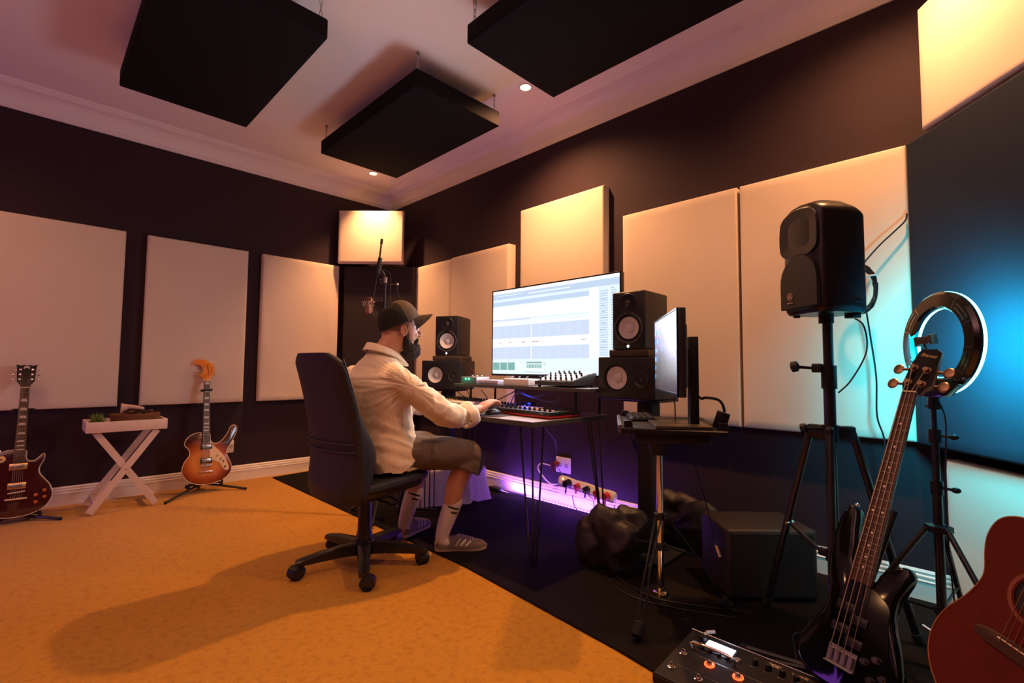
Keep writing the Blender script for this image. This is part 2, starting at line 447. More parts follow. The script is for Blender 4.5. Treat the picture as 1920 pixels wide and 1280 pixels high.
# monitor shelf
SZ = .915
sh = thing('monitor_shelf', 'long dark raised shelf on the desk carrying the big screen and small boxes', 'shelf', (2.66, -.52, DZ))
bm = new(); box(bm, (1.20, .36, .022), (0, 0, SZ - DZ - .011), .002, 1); obj('shelf_board', bm, M_deskedge, sh)
for sx in (-1, 1):
    for sy in (-1, 1):
        bm = new(); cyl(bm, (sx * .47, sy * .12, 0), (sx * .47, sy * .12, SZ - DZ - .022), .008, n=12); obj('leg', bm, M_blkm, sh)

# ------------------------------------------------------------------ big screen showing an audio editor
def emat(name, col, s=1.0):
    m = mat(name, (0.02, .02, .02), .3, emit=col, estr=s, var=.01); return m
SCR = 1.0
def card(bm, x0, z0, x1, z1, y):
    v = [bm.verts.new(p) for p in ((x0, y, z0), (x1, y, z0), (x1, y, z1), (x0, y, z1))]
    bm.faces.new(v)
tvx0, tvx1, tvz0, tvz1, tvy = 2.170, 3.300, .972, 1.612, -.42
tv = thing('television', 'big flat screen on the desk showing a bright audio editing window', 'screen', ((tvx0 + tvx1) / 2, tvy, SZ))
W, H = tvx1 - tvx0, tvz1 - tvz0
zc = (tvz0 + tvz1) / 2 - SZ
M_tv = mat('screen_bezel', (.008, .008, .009), .25, var=.05)
bm = new(); box(bm, (W, .035, H), (0, .0195, zc), .004, 2); box(bm, (W * .55, .03, H * .5), (0, .05, zc - .06), .008, 2); obj('housing', bm, M_tv, tv)
bm = new()
b = .009
for a in ((-W / 2, zc - H / 2, W / 2, zc - H / 2 + b * 1.6), (-W / 2, zc + H / 2 - b, W / 2, zc + H / 2), (-W / 2, zc - H / 2, -W / 2 + b, zc + H / 2), (W / 2 - b, zc - H / 2, W / 2, zc + H / 2)):
    box2(bm, (a[0], -.003, a[1]), (a[2], .004, a[3]), .001, 1)
obj('bezel', bm, M_tv, tv)
scr = None
bm = new(); card(bm, -W / 2 + b, zc - H / 2 + b * 1.6, W / 2 - b, zc + H / 2 - b, .001)
scr = obj('display', bm, emat('ui_base', (.72, .84, .97), 1.15), tv, smooth=False)
sw, sh_ = W - 2 * b, H - 2.6 * b
def UI(name, rects, m, dy=.0004):
    """rects in fractions of the display: x from left, y from the top"""
    bm = new()
    for x0, y0, x1, y1 in rects:
        card(bm, -sw / 2 + x0 * sw, zc + sh_ / 2 - y1 * sh_ + b * .3, -sw / 2 + x1 * sw, zc + sh_ / 2 - y0 * sh_ + b * .3, .001 - dy)
    o = obj(name, bm, m, scr, smooth=False)
    if len(rects) > 1: o['kind'] = 'stuff'
    return o
e_white = emat('ui_white', (1, 1, 1), 1.35); e_blue = emat('ui_blue', (.58, .72, .92), 1.0); e_lav = emat('ui_lavender', (.66, .74, .94), 1.05)
e_line = emat('ui_line', (.38, .48, .66), .8); e_teal = emat('ui_teal', (.26, .56, .52), .85); e_pink = emat('ui_pink', (.95, .80, .86), 1.1); e_dark = emat('ui_dark', (.16, .22, .30), .6); e_wave = emat('ui_wave', (.62, .22, .40), .7)
UI('title_bar', [(0, 0, 1, .035)], e_white)
UI('toolbar', [(0, .035, 1, .105), (0, .135, .86, .185)], e_blue)
UI('track_lane', [(0, .20, .83, .345), (.80, .13, .865, .83), (0, .375, .80, .385), (0, .40, .80, .425), (0, .585, .80, .68)], e_white, .0006)
UI('clip_lane', [(0, .43, .80, .58), (0, .685, .80, .825), (0, .35, .35, .372)], e_lav, .0006)
rl = random.Random(3)
UI('grid_line', [(0, .215 + .022 * k, .80, .218 + .022 * k) for k in range(6)] , e_pink, .0008)
UI('track_line', [(0, .44 + .019 * k, .80, .4425 + .019 * k) for k in range(7)] + [(0, .695 + .019 * k, .80, .697 + .019 * k) for k in range(7)], e_blue, .0008)
UI('beat_band', [(.04 + .075 * k, .43, .066 + .075 * k, .58) for k in range(10)] + [(.04 + .075 * k, .685, .066 + .075 * k, .825) for k in range(10)], e_blue, .0007).data.materials[0] = emat('ui_band', (.66, .77, .95), 1.05)
UI('playhead', [(.354, .345, .358, .83)], e_white, .001)
wv = []
for cx, n in ((.06, 12), (.15, 14), (.27, 12), (.355, 22), (.745, 12)):
    for k in range(n):
        hh = .010 * (.25 + rl.random()) * (1 - abs(k - n * .25) / n)
        wv.append((cx + k * .0035, .632 - hh, cx + k * .0035 + .0025, .632 + hh))
UI('waveform', wv, e_wave, .001)
UI('side_list', [(.868, .15 + .0245 * k, .925, .163 + .0245 * k) for k in range(28)], e_blue, .0009)
UI('side_text', [(.945, .13 + .0245 * k, .945 + .03 * rl.random() + .01, .136 + .0245 * k) for k in range(29)] + [(.87 + .02 * rl.random(), .18 + .06 * k, .9 + .02 * rl.random(), .185 + .06 * k) for k in range(10)], e_line, .0011)
UI('menu_text', [(.03 + .012 * k, .06, .037 + .012 * k, .066) for k in range(20)] + [(.33 + .012 * k, .066, .338 + .012 * k, .076) for k in range(28)] + [(.80 + .008 * k, .108, .805 + .008 * k, .12) for k in range(7)], e_white, .0009)
UI('device_panel', [(0, .845, .995, .985)], emat('ui_device', (.78, .90, .98), 1.1), .0006)
UI('effect_tile', [(.004, .865, .068, .955), (.076, .865, .140, .955), (.148, .865, .212, .955), (.315, .860, .445, .877), (.315, .89, .445, .93)], e_teal, .0009)
UI('fader', [(.319 + .0135 * k, .895, .3215 + .0135 * k, .96) for k in range(10)] + [(.225, .868, .275, .871), (.225, .880, .265, .883), (.225, .892, .27, .894)], e_white, .0011)
UI('fader_text', [(.30, .972, .445, .975), (.46, .865, .475, .868), (.46, .885, .48, .888), (.255, .868, .262, .873), (.27, .868, .277, .873), (.35, .862, .355, .867), (.40, .862, .405, .867), (.90, .965, .97, .967)], e_dark, .0012)
bm = new(); box(bm, (.05, .03, tvz0 - SZ + .02), (0, .03, (tvz0 - SZ + .02) / 2)); box(bm, (.62, .13, .012), (0, .02, .0065), .004, 2)
obj('stand', bm, M_tv, tv)
sl = light('screen_glow_lamp', 'AREA', ((tvx0 + tvx1) / 2, tvy - .03, (tvz0 + tvz1) / 2), 15, (.82, .86, 1.0), shape='RECTANGLE', size=1.05, size_y=.58, rot=(R(90), 0, 0))
sl.rotation_euler = Vector((0, -1, 0)).to_track_quat('-Z', 'Y').to_euler()

# ------------------------------------------------------------------ studio speakers
M_cab = mat('speaker_cabinet', (.0085, .0080, .0095), .42, var=.12, scale=30, bump=.05, bscale=700)
M_cone = mat('speaker_cone', (.66, .62, .60), .55, var=.03)
M_conerim = mat('cone_ring', (.40, .37, .36), .5)
M_led = emat('led_white', (1.0, .95, .9), 14)
def driver(parent, c, rad, horizontal=False):
    M = Matrix.Translation(c) @ RX(R(90))          # local z -> -y
    bm = new(); lathe(bm, [(rad * 1.34, -.001), (rad * 1.34, .0035), (rad * 1.27, .006), (rad * 1.16, .004), (rad * 1.12, -.002)], 40, M); dr = obj('driver', bm, M_blk, parent)
    bm = new(); lathe(bm, [(rad * 1.14, -.003), (rad * 1.10, .003), (rad * 1.04, .004), (rad * .995, -.001)], 40, M); obj('surround', bm, M_rubber, dr)
    bm = new(); lathe(bm, [(rad, -.001), (rad * .7, -.010), (rad * .42, -.017)], 40, M); obj('cone', bm, M_cone, dr)
    bm = new(); lathe(bm, [(rad * .42, -.0168), (rad * .40, -.0135), (rad * .30, -.0095), (rad * .15, -.007), (0, -.0065)], 32, M); obj('dust_cap', bm, M_cone, dr)
    bm = new(); lathe(bm, [(rad * .44, -.0165), (rad * .425, -.0145), (rad * .405, -.0145), (rad * .40, -.0165)], 32, M); obj('cap_ring', bm, M_conerim, dr)
    return dr
def tweeter(parent, c, rad):
    M = Matrix.Translation(c) @ RX(R(90))
    bm = new(); lathe(bm, [(rad, -.001), (rad, .003), (rad * .92, .004), (rad * .45, -.006), (rad * .36, -.008)], 32, M); tw = obj('tweeter', bm, M_cab, parent)
    bm = new(); lathe(bm, [(rad * .36, -.008), (rad * .25, .000), (0, .004)], 20, M); obj('dome', bm, mat('tweeter_dome', (.02, .018, .018), .3), tw)
def cabinet(parent, w, h, d, bev=.010):
    """front on y=0, body behind; x centred, z from 0. A pocket is left for each driver by seating it on the baffle."""
    bm = new(); box(bm, (w, d, h), (0, d / 2, h / 2), bev, 3); return obj('cabinet', bm, M_cab, parent)
def open_pocket(o, c, rad, depth=.03):
    """cut a round hole in the baffle so the cone sits inside it"""
    bm = bmesh.new(); bm.from_mesh(o.data)
    x0, z0 = c[0], c[2]
    f = max((f for f in bm.faces if f.normal.y < -.9), key=lambda f: f.calc_area())
    vs = list(f.verts); bm.faces.remove(f)
    n = 40
    ring = [bm.verts.new((x0 + rad * math.cos(2 * PI * i / n), vs[0].co.y, z0 + rad * math.sin(2 * PI * i / n))) for i in range(n)]
    es = []
    for i in range(n): es.append(bm.edges.new((ring[i], ring[(i + 1) % n])))
    L = [bm.edges.get((vs[i], vs[(i + 1) % len(vs)])) for i in range(len(vs))]
    bmesh.ops.triangle_fill(bm, use_beauty=True, use_dissolve=False, edges=es + L, normal=(0, -1, 0))
    inner = [bm.verts.new((v.co.x, v.co.y + depth, v.co.z)) for v in ring]
    for i in range(n):
        j = (i + 1) % n; bm.faces.new((ring[i], inner[i], inner[j], ring[j]))
    bm.faces.new(inner)
    bmesh.ops.recalc_face_normals(bm, faces=bm.faces)
    bm.to_mesh(o.data); bm.free()
    for p in o.data.polygons: p.use_smooth = True
    o.data.set_sharp_from_angle(angle=R(35))
def upright(label, loc, rz, group='upright speakers'):
    t = thing('studio_speaker', label, 'speaker', loc, rz, group)
    w, h, d = .200, .318, .27
    cab = cabinet(t, w, h, d); open_pocket(cab, (0, 0, .118), .073)
    driver(t, (0, .004, .118), .061)
    bm = new(); annulus(bm, .082, .0835, -.002, .0, 40, Matrix.Translation((0, -.001, .118)) @ RX(R(90))); obj('trim_ring', bm, M_conerim, t)
    bm = new(); lathe(bm, [(.056, -.001), (.052, .002), (.044, .001), (.020, -.0005)], 32, Matrix.Translation((0, -.0015, .252)) @ RX(R(90))); wg = obj('waveguide', bm, M_blk, t)
    bm = new(); lathe(bm, [(.019, .0), (.012, .006), (0, .008)], 20, Matrix.Translation((0, -.0015, .252)) @ RX(R(90))); obj('dome', bm, mat('tweeter_dome', (.03, .025, .02), .3), wg)
    bm = new(); annulus(bm, .0045, .0062, 0, .001, 20, Matrix.Translation((0, -.0008, .018)) @ RX(R(90)))
    for a in (90, 210, 330):
        box(bm, (.0012, .001, .009), (0, 0, 0), M=Matrix.Translation((0, -.0013, .018)) @ RY(R(a)))
    obj('glowing_logo', bm, M_led, t)
    bm = new(); box(bm, (.075, .004, .05), (0, d + .001, .26), .003, 1); obj('rear_plate', bm, mat('rear_plate_paint', (.1, .3, .4), .4), t)
    return t
def lying(label, loc, rz):
    t = thing('studio_speaker', label, 'speaker', loc, rz, 'speakers lying on their sides')
    w, h, d = .345, .235, .30
    cab = cabinet(t, w, h, d); open_pocket(cab, (-.055, 0, .118), .077)
    driver(t, (-.055, .006, .118), .063)
    tweeter(t, (.098, -.001, .108), .042)
    return t
def iso_pad(label, loc, rz):
    t = thing('isolation_pad', label, 'speaker pad', loc, rz)
    bm = new(); prism(bm, [(-.115, -.012), (.115, -.012), (.122, 0), (.122, .24), (-.122, .24), (-.122, 0)], 0, .036, bevel=.004, seg=2)
    obj('pad', bm, mat('pad_foam', (.055, .035, .020), .8, var=.15, bump=.2, bscale=300), t)
    bm = new(); annulus(bm, .006, .008, 0, .001, 20, Matrix.Translation((.03, -.013, .018)) @ RX(R(90)) @ Matrix.Diagonal((1.7, 1, 1, 1)))
    box(bm, (.014, .001, .0016), (.03, -.0135, .018)); obj('badge', bm, M_steel, t)
    return t
def stand(label, loc, rz, h):
    t = thing('speaker_stand', label, 'speaker stand', loc, rz, 'black column speaker stands behind the desk')
    bm = new(); box(bm, (.24, .24, .012), (0, 0, h - .006), .002, 1); obj('top_plate', bm, M_blkm, t)
    bm = new(); box(bm, (.09, .11, h - .03), (0, 0, h / 2), .012, 3); obj('column', bm, M_blkm, t)
    bm = new(); box(bm, (.28, .30, .018), (0, 0, .018), .006, 2); obj('base_plate', bm, M_blkm, t)
    return t
def at(o, rz, x, y, z=0): v = Vector((x * math.cos(rz) - y * math.sin(rz), x * math.sin(rz) + y * math.cos(rz), z)); return (o[0] + v.x, o[1] + v.y, o[2] + v.z)
# left pair: front face from (1.61,-.68) to (1.92,-.50)
LZ = .852; lrz = R(29); lo = (1.760, -.585, LZ)
lying('black studio speaker on its side, left of the desk, white cone, behind the man', lo, lrz)
stand('black column speaker stand under the left pair of studio speakers', (*at(lo, lrz, 0, .15)[:2], .009), lrz, LZ - .009)
iso_pad('brown-black isolation pad between the left pair of studio speakers', at(lo, lrz, .035, .022, .235), lrz)
upright('upright black studio speaker with white cone, left of the big screen', at(lo, lrz, .035, .014, .2715), lrz)
RZ_ = .860; rrz = R(2); ro = (3.442, -.612, RZ_)
lying('black studio speaker on its side, right of the big screen, white cone', ro, rrz)
stand('black column speaker stand under the right pair of studio speakers', (*at(ro, rrz, .05, .17)[:2], .009), rrz, RZ_ - .009)
iso_pad('brown-black isolation pad between the right pair of studio speakers', at(ro, rrz, .020, .010, .235), rrz)
upright('upright black studio speaker with white cone, in front of the big screen right edge', at(ro, rrz, .020, .001, .2715), rrz)
# ------------------------------------------------------------------ things on the desk and shelf
M_knob = mat('knob_plastic', (.012, .011, .011), .4)
def knob(bm, x, y, z, r=.006, h=.014, flare=1.25):
    lathe(bm, [(r * flare, z), (r * flare, z + h * .2), (r, z + h * .3), (r * .9, z + h), (0, z + h)], 12, Matrix.Translation((x, y, 0)))
    box(bm, (r * .3, r * 1.5, .001), (x, y, z + h + .0004))
# small headphone amp / audio interface with green lamps
t = thing('audio_interface', 'small grey audio interface with two green lamps at the shelf left end', 'audio interface', (2.19, -.60, SZ))
bm = new(); box(bm, (.17, .125, .048), (0, 0, .024), .004, 2); obj('case', bm, mat('grey_alloy', (.42, .36, .36), .4, metal=.4), t)
bm = new(); box(bm, (.160, .003, .042), (0, -.063, .024), .001, 1); obj('front_panel', bm, mat('front_panel_paint', (.14, .12, .16), .5), t)
M_grn = emat('led_green', (.05, 1.0, .35), 9)
for k in range(2):
    bm = new(); sphere(bm, (-.028 + .034 * k, -.066, .034), .0058, 12, 8); obj('green_lamp', bm, M_grn, t)
for k in range(3):
    bm = new(); lathe(bm, [(.008, 0), (.008, .010), (.006, .012), (0, .012)], 14, Matrix.Translation((-.03 + .05 * k, .0, .048))); obj('knob', bm, M_steel, t)
light('green_lamp_glow', 'POINT', (2.14, -.72, .955), .12, (.05, 1, .35), shadow_soft_size=.01)
t = thing('drive_box', 'flat lilac box lying between the audio interface and the white pedal box', 'box', (2.40, -.605, SZ))
bm = new(); box(bm, (.20, .13, .030), (0, 0, .015), .006, 3); obj('case', bm, mat('lilac_plastic', (.50, .42, .52), .45), t)
bm = new(); box(bm, (.16, .002, .002), (0, -.0655, .008)); obj('seam', bm, M_blk, t)
t = thing('pedal_box', 'white box with three small metal knobs on the shelf, in front of the screen', 'box', (2.67, -.61, SZ))
bm = new(); box(bm, (.225, .13, .044), (0, 0, .022), .006, 3); obj('case', bm, mat('white_alloy', (.74, .66, .60), .45), t)
for k in range(3):
    bm = new(); lathe(bm, [(.006, .0), (.006, .012), (.0045, .014), (0, .014)], 14, Matrix.Translation((-.075 + .07 * k, -.02, .044))); obj('knob', bm, M_chrome, t)
# small mixer / synth with raised back and a crop of knobs
t = thing('synth', 'small tilted black desktop synth crowded with knobs, right end of the shelf', 'synthesizer', (3.0, -.575, SZ), R(0))
side = [(-.115, .012), (.11, .012), (.125, .085), (.085, .085), (-.115, .036)]
bm = new(); rings = [[Vector((x, p[0], p[1])) for p in side] for x in (-.145, .145)]; ring_loft(bm, rings); bmesh.ops.recalc_face_normals(bm, faces=bm.faces)
obj('case', bm, mat('synth_case', (.030, .018, .014), .45), t)
sl_ = math.atan2(.049, .20); MT = Matrix.Translation((0, -.015, .0606 + .0008)) @ RX(sl_)
bm = new(); box(bm, (.276, .185, .003), (0, 0, .0015), .001, 1, M=MT); obj('top_plate', bm, mat('synth_plate', (.30, .20, .14), .4, metal=.5), t)
kn = 0
for j in range(4):
    for i in range(7 if j < 3 else 5):
        bm = new(); knob(bm, 0, 0, .003, .0065, .018, 1.1)
        bmesh.ops.transform(bm, matrix=MT @ T(-.120 + .040 * i + (j == 3) * .03, -.075 + .05 * j, 0), verts=bm.verts)
        obj('knob', bm, M_knob, t)
bm = new(); box(bm, (.05, .03, .002), (0, 0, .004), M=MT @ T(.06, -.04, 0)); obj('lit_button', bm, emat('amber_led', (1, .42, .10), 1.6), t)
for x in (-.12, .12):
    for y in (-.1, .1):
        bm = new(); cyl(bm, (x, y, 0), (x, y, .012), .009, n=12); obj('rubber_foot', bm, M_rubber, t)
# MIDI keyboard with red base, near the right front corner
M_red = mat('red_plastic', (.42, .012, .010), .35)
kb = thing('midi_controller', 'black and red pad controller with rows of knobs at the desk right front', 'controller', (2.905, -.745, DZ), R(-4))
bm = new(); box(bm, (.50, .25, .014), (0, 0, .011), .004, 2); obj('red_base', bm, M_red, kb)
bm = new(); box(bm, (.502, .252, .022), (0, 0, .0285), .004, 2); obj('case', bm, mat('controller_case', (.016, .013, .012), .42), kb)
bm = new(); box(bm, (.20, .10, .002), (-.07, .03, .041), .001, 1); obj('light_panel', bm, mat('controller_plate', (.72, .60, .46), .5), kb)
for j in range(3):
    for i in range(12):
        if 3 <= i <= 7 and j > 0: continue
        bm = new(); knob(bm, -.225 + .041 * i, -.10 + .085 * j, .0395, .0075, .016, 1.05); obj('knob', bm, M_knob, kb)
for i in range(6):
    bm = new(); box(bm, (.022, .022, .006), (.05 + .03 * i, -.055, .041), .002, 1); obj('pad', bm, mat('pad_glow', (.6, .3, .2), .5), kb)
text('lettering', 'AKAI', .013, M_steel, kb, T(.185, -.1268, .028) @ RX(R(90)))
text('lettering', 'MPK', .012, M_steel, kb, T(-.215, -.1268, .030) @ RX(R(90)))
bm = new(); cyl(bm, (-.243, -.118, 0), (-.243, -.118, .005), .008, n=10)
for x, y in ((.243, -.118), (-.243, .118), (.243, .118)): cyl(bm, (x, y, 0), (x, y, .005), .008, n=10)
obj('rubber_feet', bm, M_rubber, kb)
# dark laptop-height controller behind the hand
t = thing('key_controller', 'low dark controller with fader caps behind the mouse hand', 'controller', (2.46, -.60, DZ), R(-3))
bm = new(); box(bm, (.40, .14, .032), (0, 0, .016), .004, 2); obj('case', bm, mat('controller_grey', (.07, .06, .075), .5), t)
bm = new(); box(bm, (.392, .13, .002), (0, 0, .033)); obj('top_plate', bm, mat('controller_top', (.30, .24, .24), .5), t)
for i in range(12):
    bm = new(); box(bm, (.010, .016, .014), (-.18 + .032 * i, .03, .041), .002, 1); obj('fader_cap', bm, M_knob, t)
# long white mixing controller at the left
t = thing('white_mixer', 'long white mixing controller with a row of black knobs, left part of the desk', 'mixer', (2.10, -.655, DZ), R(-8))
bm = new(); box(bm, (.44, .26, .030), (0, 0, .030), .004, 2); obj('case', bm, mat('mixer_white', (.72, .62, .52), .5), t)
bm = new(); box(bm, (.43, .25, .015), (0, 0, .0078), .002, 1); obj('base', bm, M_blkm, t)
for j in range(3):
    for i in range(13):
        bm = new(); knob(bm, -.195 + .0325 * i, .09 - j * .05, .045, .0065, .017, 1.1); obj('knob', bm, M_knob, t)
bm = new(); box(bm, (.16, .05, .002), (-.1, -.09, .0455)); obj('display_strip', bm, M_blk, t)
# mouse mat and mouse
bm = new(); prism(bm, [(2.50, -1.03), (2.82, -1.035), (2.86, -1.00), (2.84, -.80), (2.80, -.785), (2.52, -.79), (2.49, -.82)], DZ + .0003, DZ + .0035, bevel=.001, seg=1)
tag(obj('mouse_mat', bm, mat('mat_rubber', (.040, .034, .036), .85, bump=.1, bscale=300)), 'thin dark mouse mat with a lifted edge at the desk front', 'mouse mat')
t = thing('mouse', 'dark computer mouse under the man right hand', 'mouse', (2.735, -.925, DZ + .0036), R(-12))
bm = new(); sphere(bm, (0, 0, .004), (.030, .055, .028), 20, 12)
bmesh.ops.bisect_plane(bm, geom=bm.verts[:] + bm.edges[:] + bm.faces[:], plane_co=(0, 0, 0), plane_no=(0, 0, -1), clear_outer=True)
bmesh.ops.holes_fill(bm, edges=bm.edges[:]); obj('shell', bm, mat('mouse_shell', (.03, .03, .034), .35), t)
bm = new(); cyl(bm, (-.004, .03, .026), (.004, .03, .026), .009, n=16); obj('scroll_wheel', bm, M_rubber, t)
# blue lamp of a small hub under the shelf
t = thing('usb_hub', 'small black hub with a bright blue lamp under the shelf', 'usb hub', (2.60, -.47, DZ))
bm = new(); box(bm, (.09, .05, .05), (0, 0, .025), .005, 2); obj('case', bm, M_blk, t)
bm = new(); sphere(bm, (.01, -.027, .035), .0052, 12, 8); obj('blue_lamp', bm, emat('led_blue', (.05, .12, 1.0), 30), t)
light('blue_lamp_glow', 'POINT', (2.61, -.53, .80), .35, (.04, .08, 1), shadow_soft_size=.01)
light('blue_shelf_glow', 'POINT', (2.72, -.63, .865), .5, (.03, .06, 1), shadow_soft_size=.02)
# cables looping under the shelf
M_cable = mat('cable_black', (.012, .011, .013), .45); M_cablep = mat('cable_grey', (.16, .14, .20), .5)
def cable(label, pts, r=.003, m=None, name='cable', group=None, n=6):
    bm = new(); tube(bm, pts, r, n=n, smooth=6)
    return tag(obj(name, bm, m or M_cable), label, 'cable', group)
cable('black cable drooping from the green-lit interface to the desk under the shelf', [(2.11, -.60, .925), (2.08, -.66, .90), (2.13, -.70, .845), (2.28, -.69, .805), (2.42, -.64, .803), (2.50, -.60, .835), (2.58, -.56, .88), (2.66, -.52, .893)], .0035)
cable('grey cable looping back on itself beneath the shelf, right of the blue lamp', [(2.50, -.55, .775), (2.56, -.57, .845), (2.64, -.60, .862), (2.74, -.60, .842), (2.84, -.60, .825), (2.93, -.60, .82), (2.98, -.60, .845), (2.96, -.60, .875)], .0035, M_cablep)
cable('grey cable hanging in a shallow bow under the middle of the shelf', [(2.60, -.58, .888), (2.66, -.60, .868), (2.74, -.61, .846), (2.81, -.61, .848), (2.87, -.60, .872), (2.92, -.6, .880)], .003, M_cablep)
cable('thin red-brown cable between left speakers and shelf boxes', [(1.96, -.45, 1.03), (2.06, -.48, .985), (2.17, -.49, .968)], .002, mat('cable_red', (.2, .03, .02), .5))
cable('black cable dropping straight behind the white mixer', [(1.93, -.46, .86), (1.95, -.45, .80), (1.945, -.46, .757)], .003)
cable('black cable slanting down behind the mouse hand', [(2.05, -.42, .86), (2.16, -.46, .81), (2.24, -.50, .754)], .003)
# ------------------------------------------------------------------ the man at the desk
def remesh(bm, voxel, smooth=2, fac=.5):
    me = bpy.data.meshes.new('tmp'); bm.to_mesh(me); bm.free()
    o = bpy.data.objects.new('tmp', me); COL.objects.link(o)
    m = o.modifiers.new('r', 'REMESH'); m.mode = 'VOXEL'; m.voxel_size = voxel; m.use_smooth_shade = True
    if smooth:
        s = o.modifiers.new('s', 'SMOOTH'); s.iterations = smooth; s.factor = fac
    dg = bpy.context.evaluated_depsgraph_get()
    me2 = bpy.data.meshes.new_from_object(o.evaluated_get(dg))
    bpy.data.objects.remove(o); bpy.data.meshes.remove(me)
    b2 = bmesh.new(); b2.from_mesh(me2); bpy.data.meshes.remove(me2)
    return b2
def caps(bm, pts, rad, n=14, smooth=4):
    """tapered limb with round ends"""
    P = catmull(pts, smooth) if len(pts) > 2 else [Vector(p) for p in pts]
    rr = [v.x for v in (catmull([(a, 0, 0) for a in rad], smooth) if len(pts) > 2 else [Vector((a, 0, 0)) for a in rad])]
    tube(bm, P, 0, n=n, radii=rr)
    sphere(bm, P[0], rr[0] * .99, n, 8); sphere(bm, P[-1], rr[-1] * .99, n, 8)
def ering(c, a, b, z, rot=0.0, n=40, e=2.4, fa=None):
    o = []
    for i in range(n):
        t = 2 * PI * i / n; ct, st = math.cos(t), math.sin(t)
        x = a * math.copysign(abs(ct) ** (2 / e), ct); y = b * math.copysign(abs(st) ** (2 / e), st)
        o.append(Vector((c[0] + x * math.cos(rot) - y * math.sin(rot), c[1] + x * math.sin(rot) + y * math.cos(rot), z)))
    return o
# body frame: x = forward, y = left, z = up  (v to the right => y = -v)
BM = Matrix.Translation((2.49, -1.61, 0)) @ RZ(R(85))
M_skin = mat('skin', (.58, .30, .19), .5, var=.06, scale=30, bump=.04, bscale=400)
M_shirt = mat('linen_shirt', (.84, .73, .53), .9, var=.04, scale=25, bump=.16, bscale=500, sheen=.1)
M_shorts = mat('shorts_cloth', (.135, .105, .085), .92, var=.1, scale=30, bump=.15, bscale=500)
man = thing('person', 'bearded man in cap, cream shirt and grey shorts, seated, right hand on mouse', 'person', mat4=BM)
def P(u, v, z): return Vector((u, -v, z))
HEAD = Matrix.Translation(P(.170, .028, 1.230)) @ RZ(R(-14)) @ RY(R(3))
def build_skin():
    bm = new()
    # trunk (inside the clothes)
    tr = [((.115, 0), .10, .145, .52, 0), ((.11, 0), .105, .15, .60, 0), ((.095, 0), .095, .135, .72, R(4)), ((.075, 0), .10, .15, .84, R(8)), ((.06, 0), .10, .165, .93, R(12)), ((.055, 0), .085, .155, .985, R(14)), ((.06, 0), .065, .10, 1.02, R(14)), ((.07, 0), .055, .065, 1.05, R(10))]
    ring_loft(bm, [ering(c, a, b, z, r) for c, a, b, z, r in tr])
    caps(bm, [P(.055, 0, 1.02), P(.080, .008, 1.09), P(.112, .018, 1.14), P(.148, .026, 1.20)], [.070, .067, .066, .068], 20)
    # legs
    for s, knee, ank, heel, toe in ((1, P(.525, .205, .535), P(.405, .125, .115), P(.392, .11, .05), P(.57, .215, .035)), (-1, P(.505, -.20, .535), P(.345, -.205, .115), P(.338, -.20, .05), P(.53, -.29, .035))):
        caps(bm, [P(.10, .09 * s, .55), P(.30, .15 * s, .56), knee], [.062, .066, .056], 18)
        m = knee.lerp(ank, .38) + Vector((-.022, 0, 0))
        caps(bm, [knee, m, knee.lerp(ank, .75), ank], [.056, .058, .040, .034], 18)
        caps(bm, [heel, heel.lerp(toe, .5), toe], [.030, .030, .024], 12)
    # arms
    caps(bm, [P(.105, .165, .975), P(.215, .215, .87), P(.325, .245, .775)], [.050, .046, .040], 16)
    caps(bm, [P(.325, .245, .775), P(.44, .232, .772), P(.578, .212, .788)], [.042, .041, .0275], 16)
    caps(bm, [P(-.01, -.175, .975), P(.10, -.235, .87), P(.24, -.26, .785)], [.050, .046, .040], 16)
    caps(bm, [P(.24, -.26, .785), P(.36, -.25, .790), P(.50, -.225, .782)], [.042, .040, .027], 16)
    # hands
    def hand(M, curl, side):
        """local: x forward along the hand, y towards the little finger, z up"""
        def q(*p): return M @ Vector(p)
        for y, r0 in ((-.026, .0165), (-.008, .0165), (.010, .0160), (.026, .0150)):
            caps(bm, [q(-.005, y * .7, 0), q(.040, y * .95, .004), q(.082, y, .004)], [.018, r0, .0115], 12)
        for y, ln, sp in ((-.027, .072, -.10), (-.008, .080, -.02), (.011, .074, .07), (.029, .058, .18)):
            k = q(.082, y, .004); a = ln * .45; b_ = ln * .32; c = ln * .27
            d1, d2, d3 = curl
            x1, z1 = .082 + a * math.cos(d1), .004 + a * math.sin(d1)
            x2, z2 = x1 + b_ * math.cos(d2), z1 + b_ * math.sin(d2)
            x3, z3 = x2 + c * math.cos(d3), z2 + c * math.sin(d3)
            caps(bm, [k, q(x1, y + sp * a, z1), q(x2, y + sp * (a + b_), z2), q(x3, y + sp * ln, z3)], [.0108, .0094, .0086, .0070], 10)
        caps(bm, [q(.012, -.022, -.004), q(.042, -.046, -.012), q(.070, -.055, -.020), q(.092, -.052, -.026)], [.0175, .0125, .0105, .0082], 12)
    # right hand arched over the mouse; its little finger side faces the camera
    hand(Matrix.Translation(P(.590, .208, .790)) @ RZ(R(6)) @ RY(R(-22)) @ Matrix.Diagonal((1, -1, 1, 1)), (R(-8), R(-48), R(-74)), 1)
    hand(Matrix.Translation(P(.51, -.222, .781)) @ RZ(R(-10)) @ RY(R(4)), (R(-6), R(-14), R(-22)), -1)
    # head
    def h(*p): return HEAD @ Vector(p)
    def he(c, r, M=None): sphere(bm, h(*c), r, 24, 16, HEAD.to_3x3().to_4x4() @ (M or Matrix()))
    he((-.014, 0, .040), (.100, .077, .095)); he((.030, 0, -.010), (.062, .066, .080)); he((.035, 0, -.070), (.050, .050, .045))
    he((.062, 0, -.092), (.026, .028, .022)); he((-.045, 0, -.020), (.060, .060, .060))
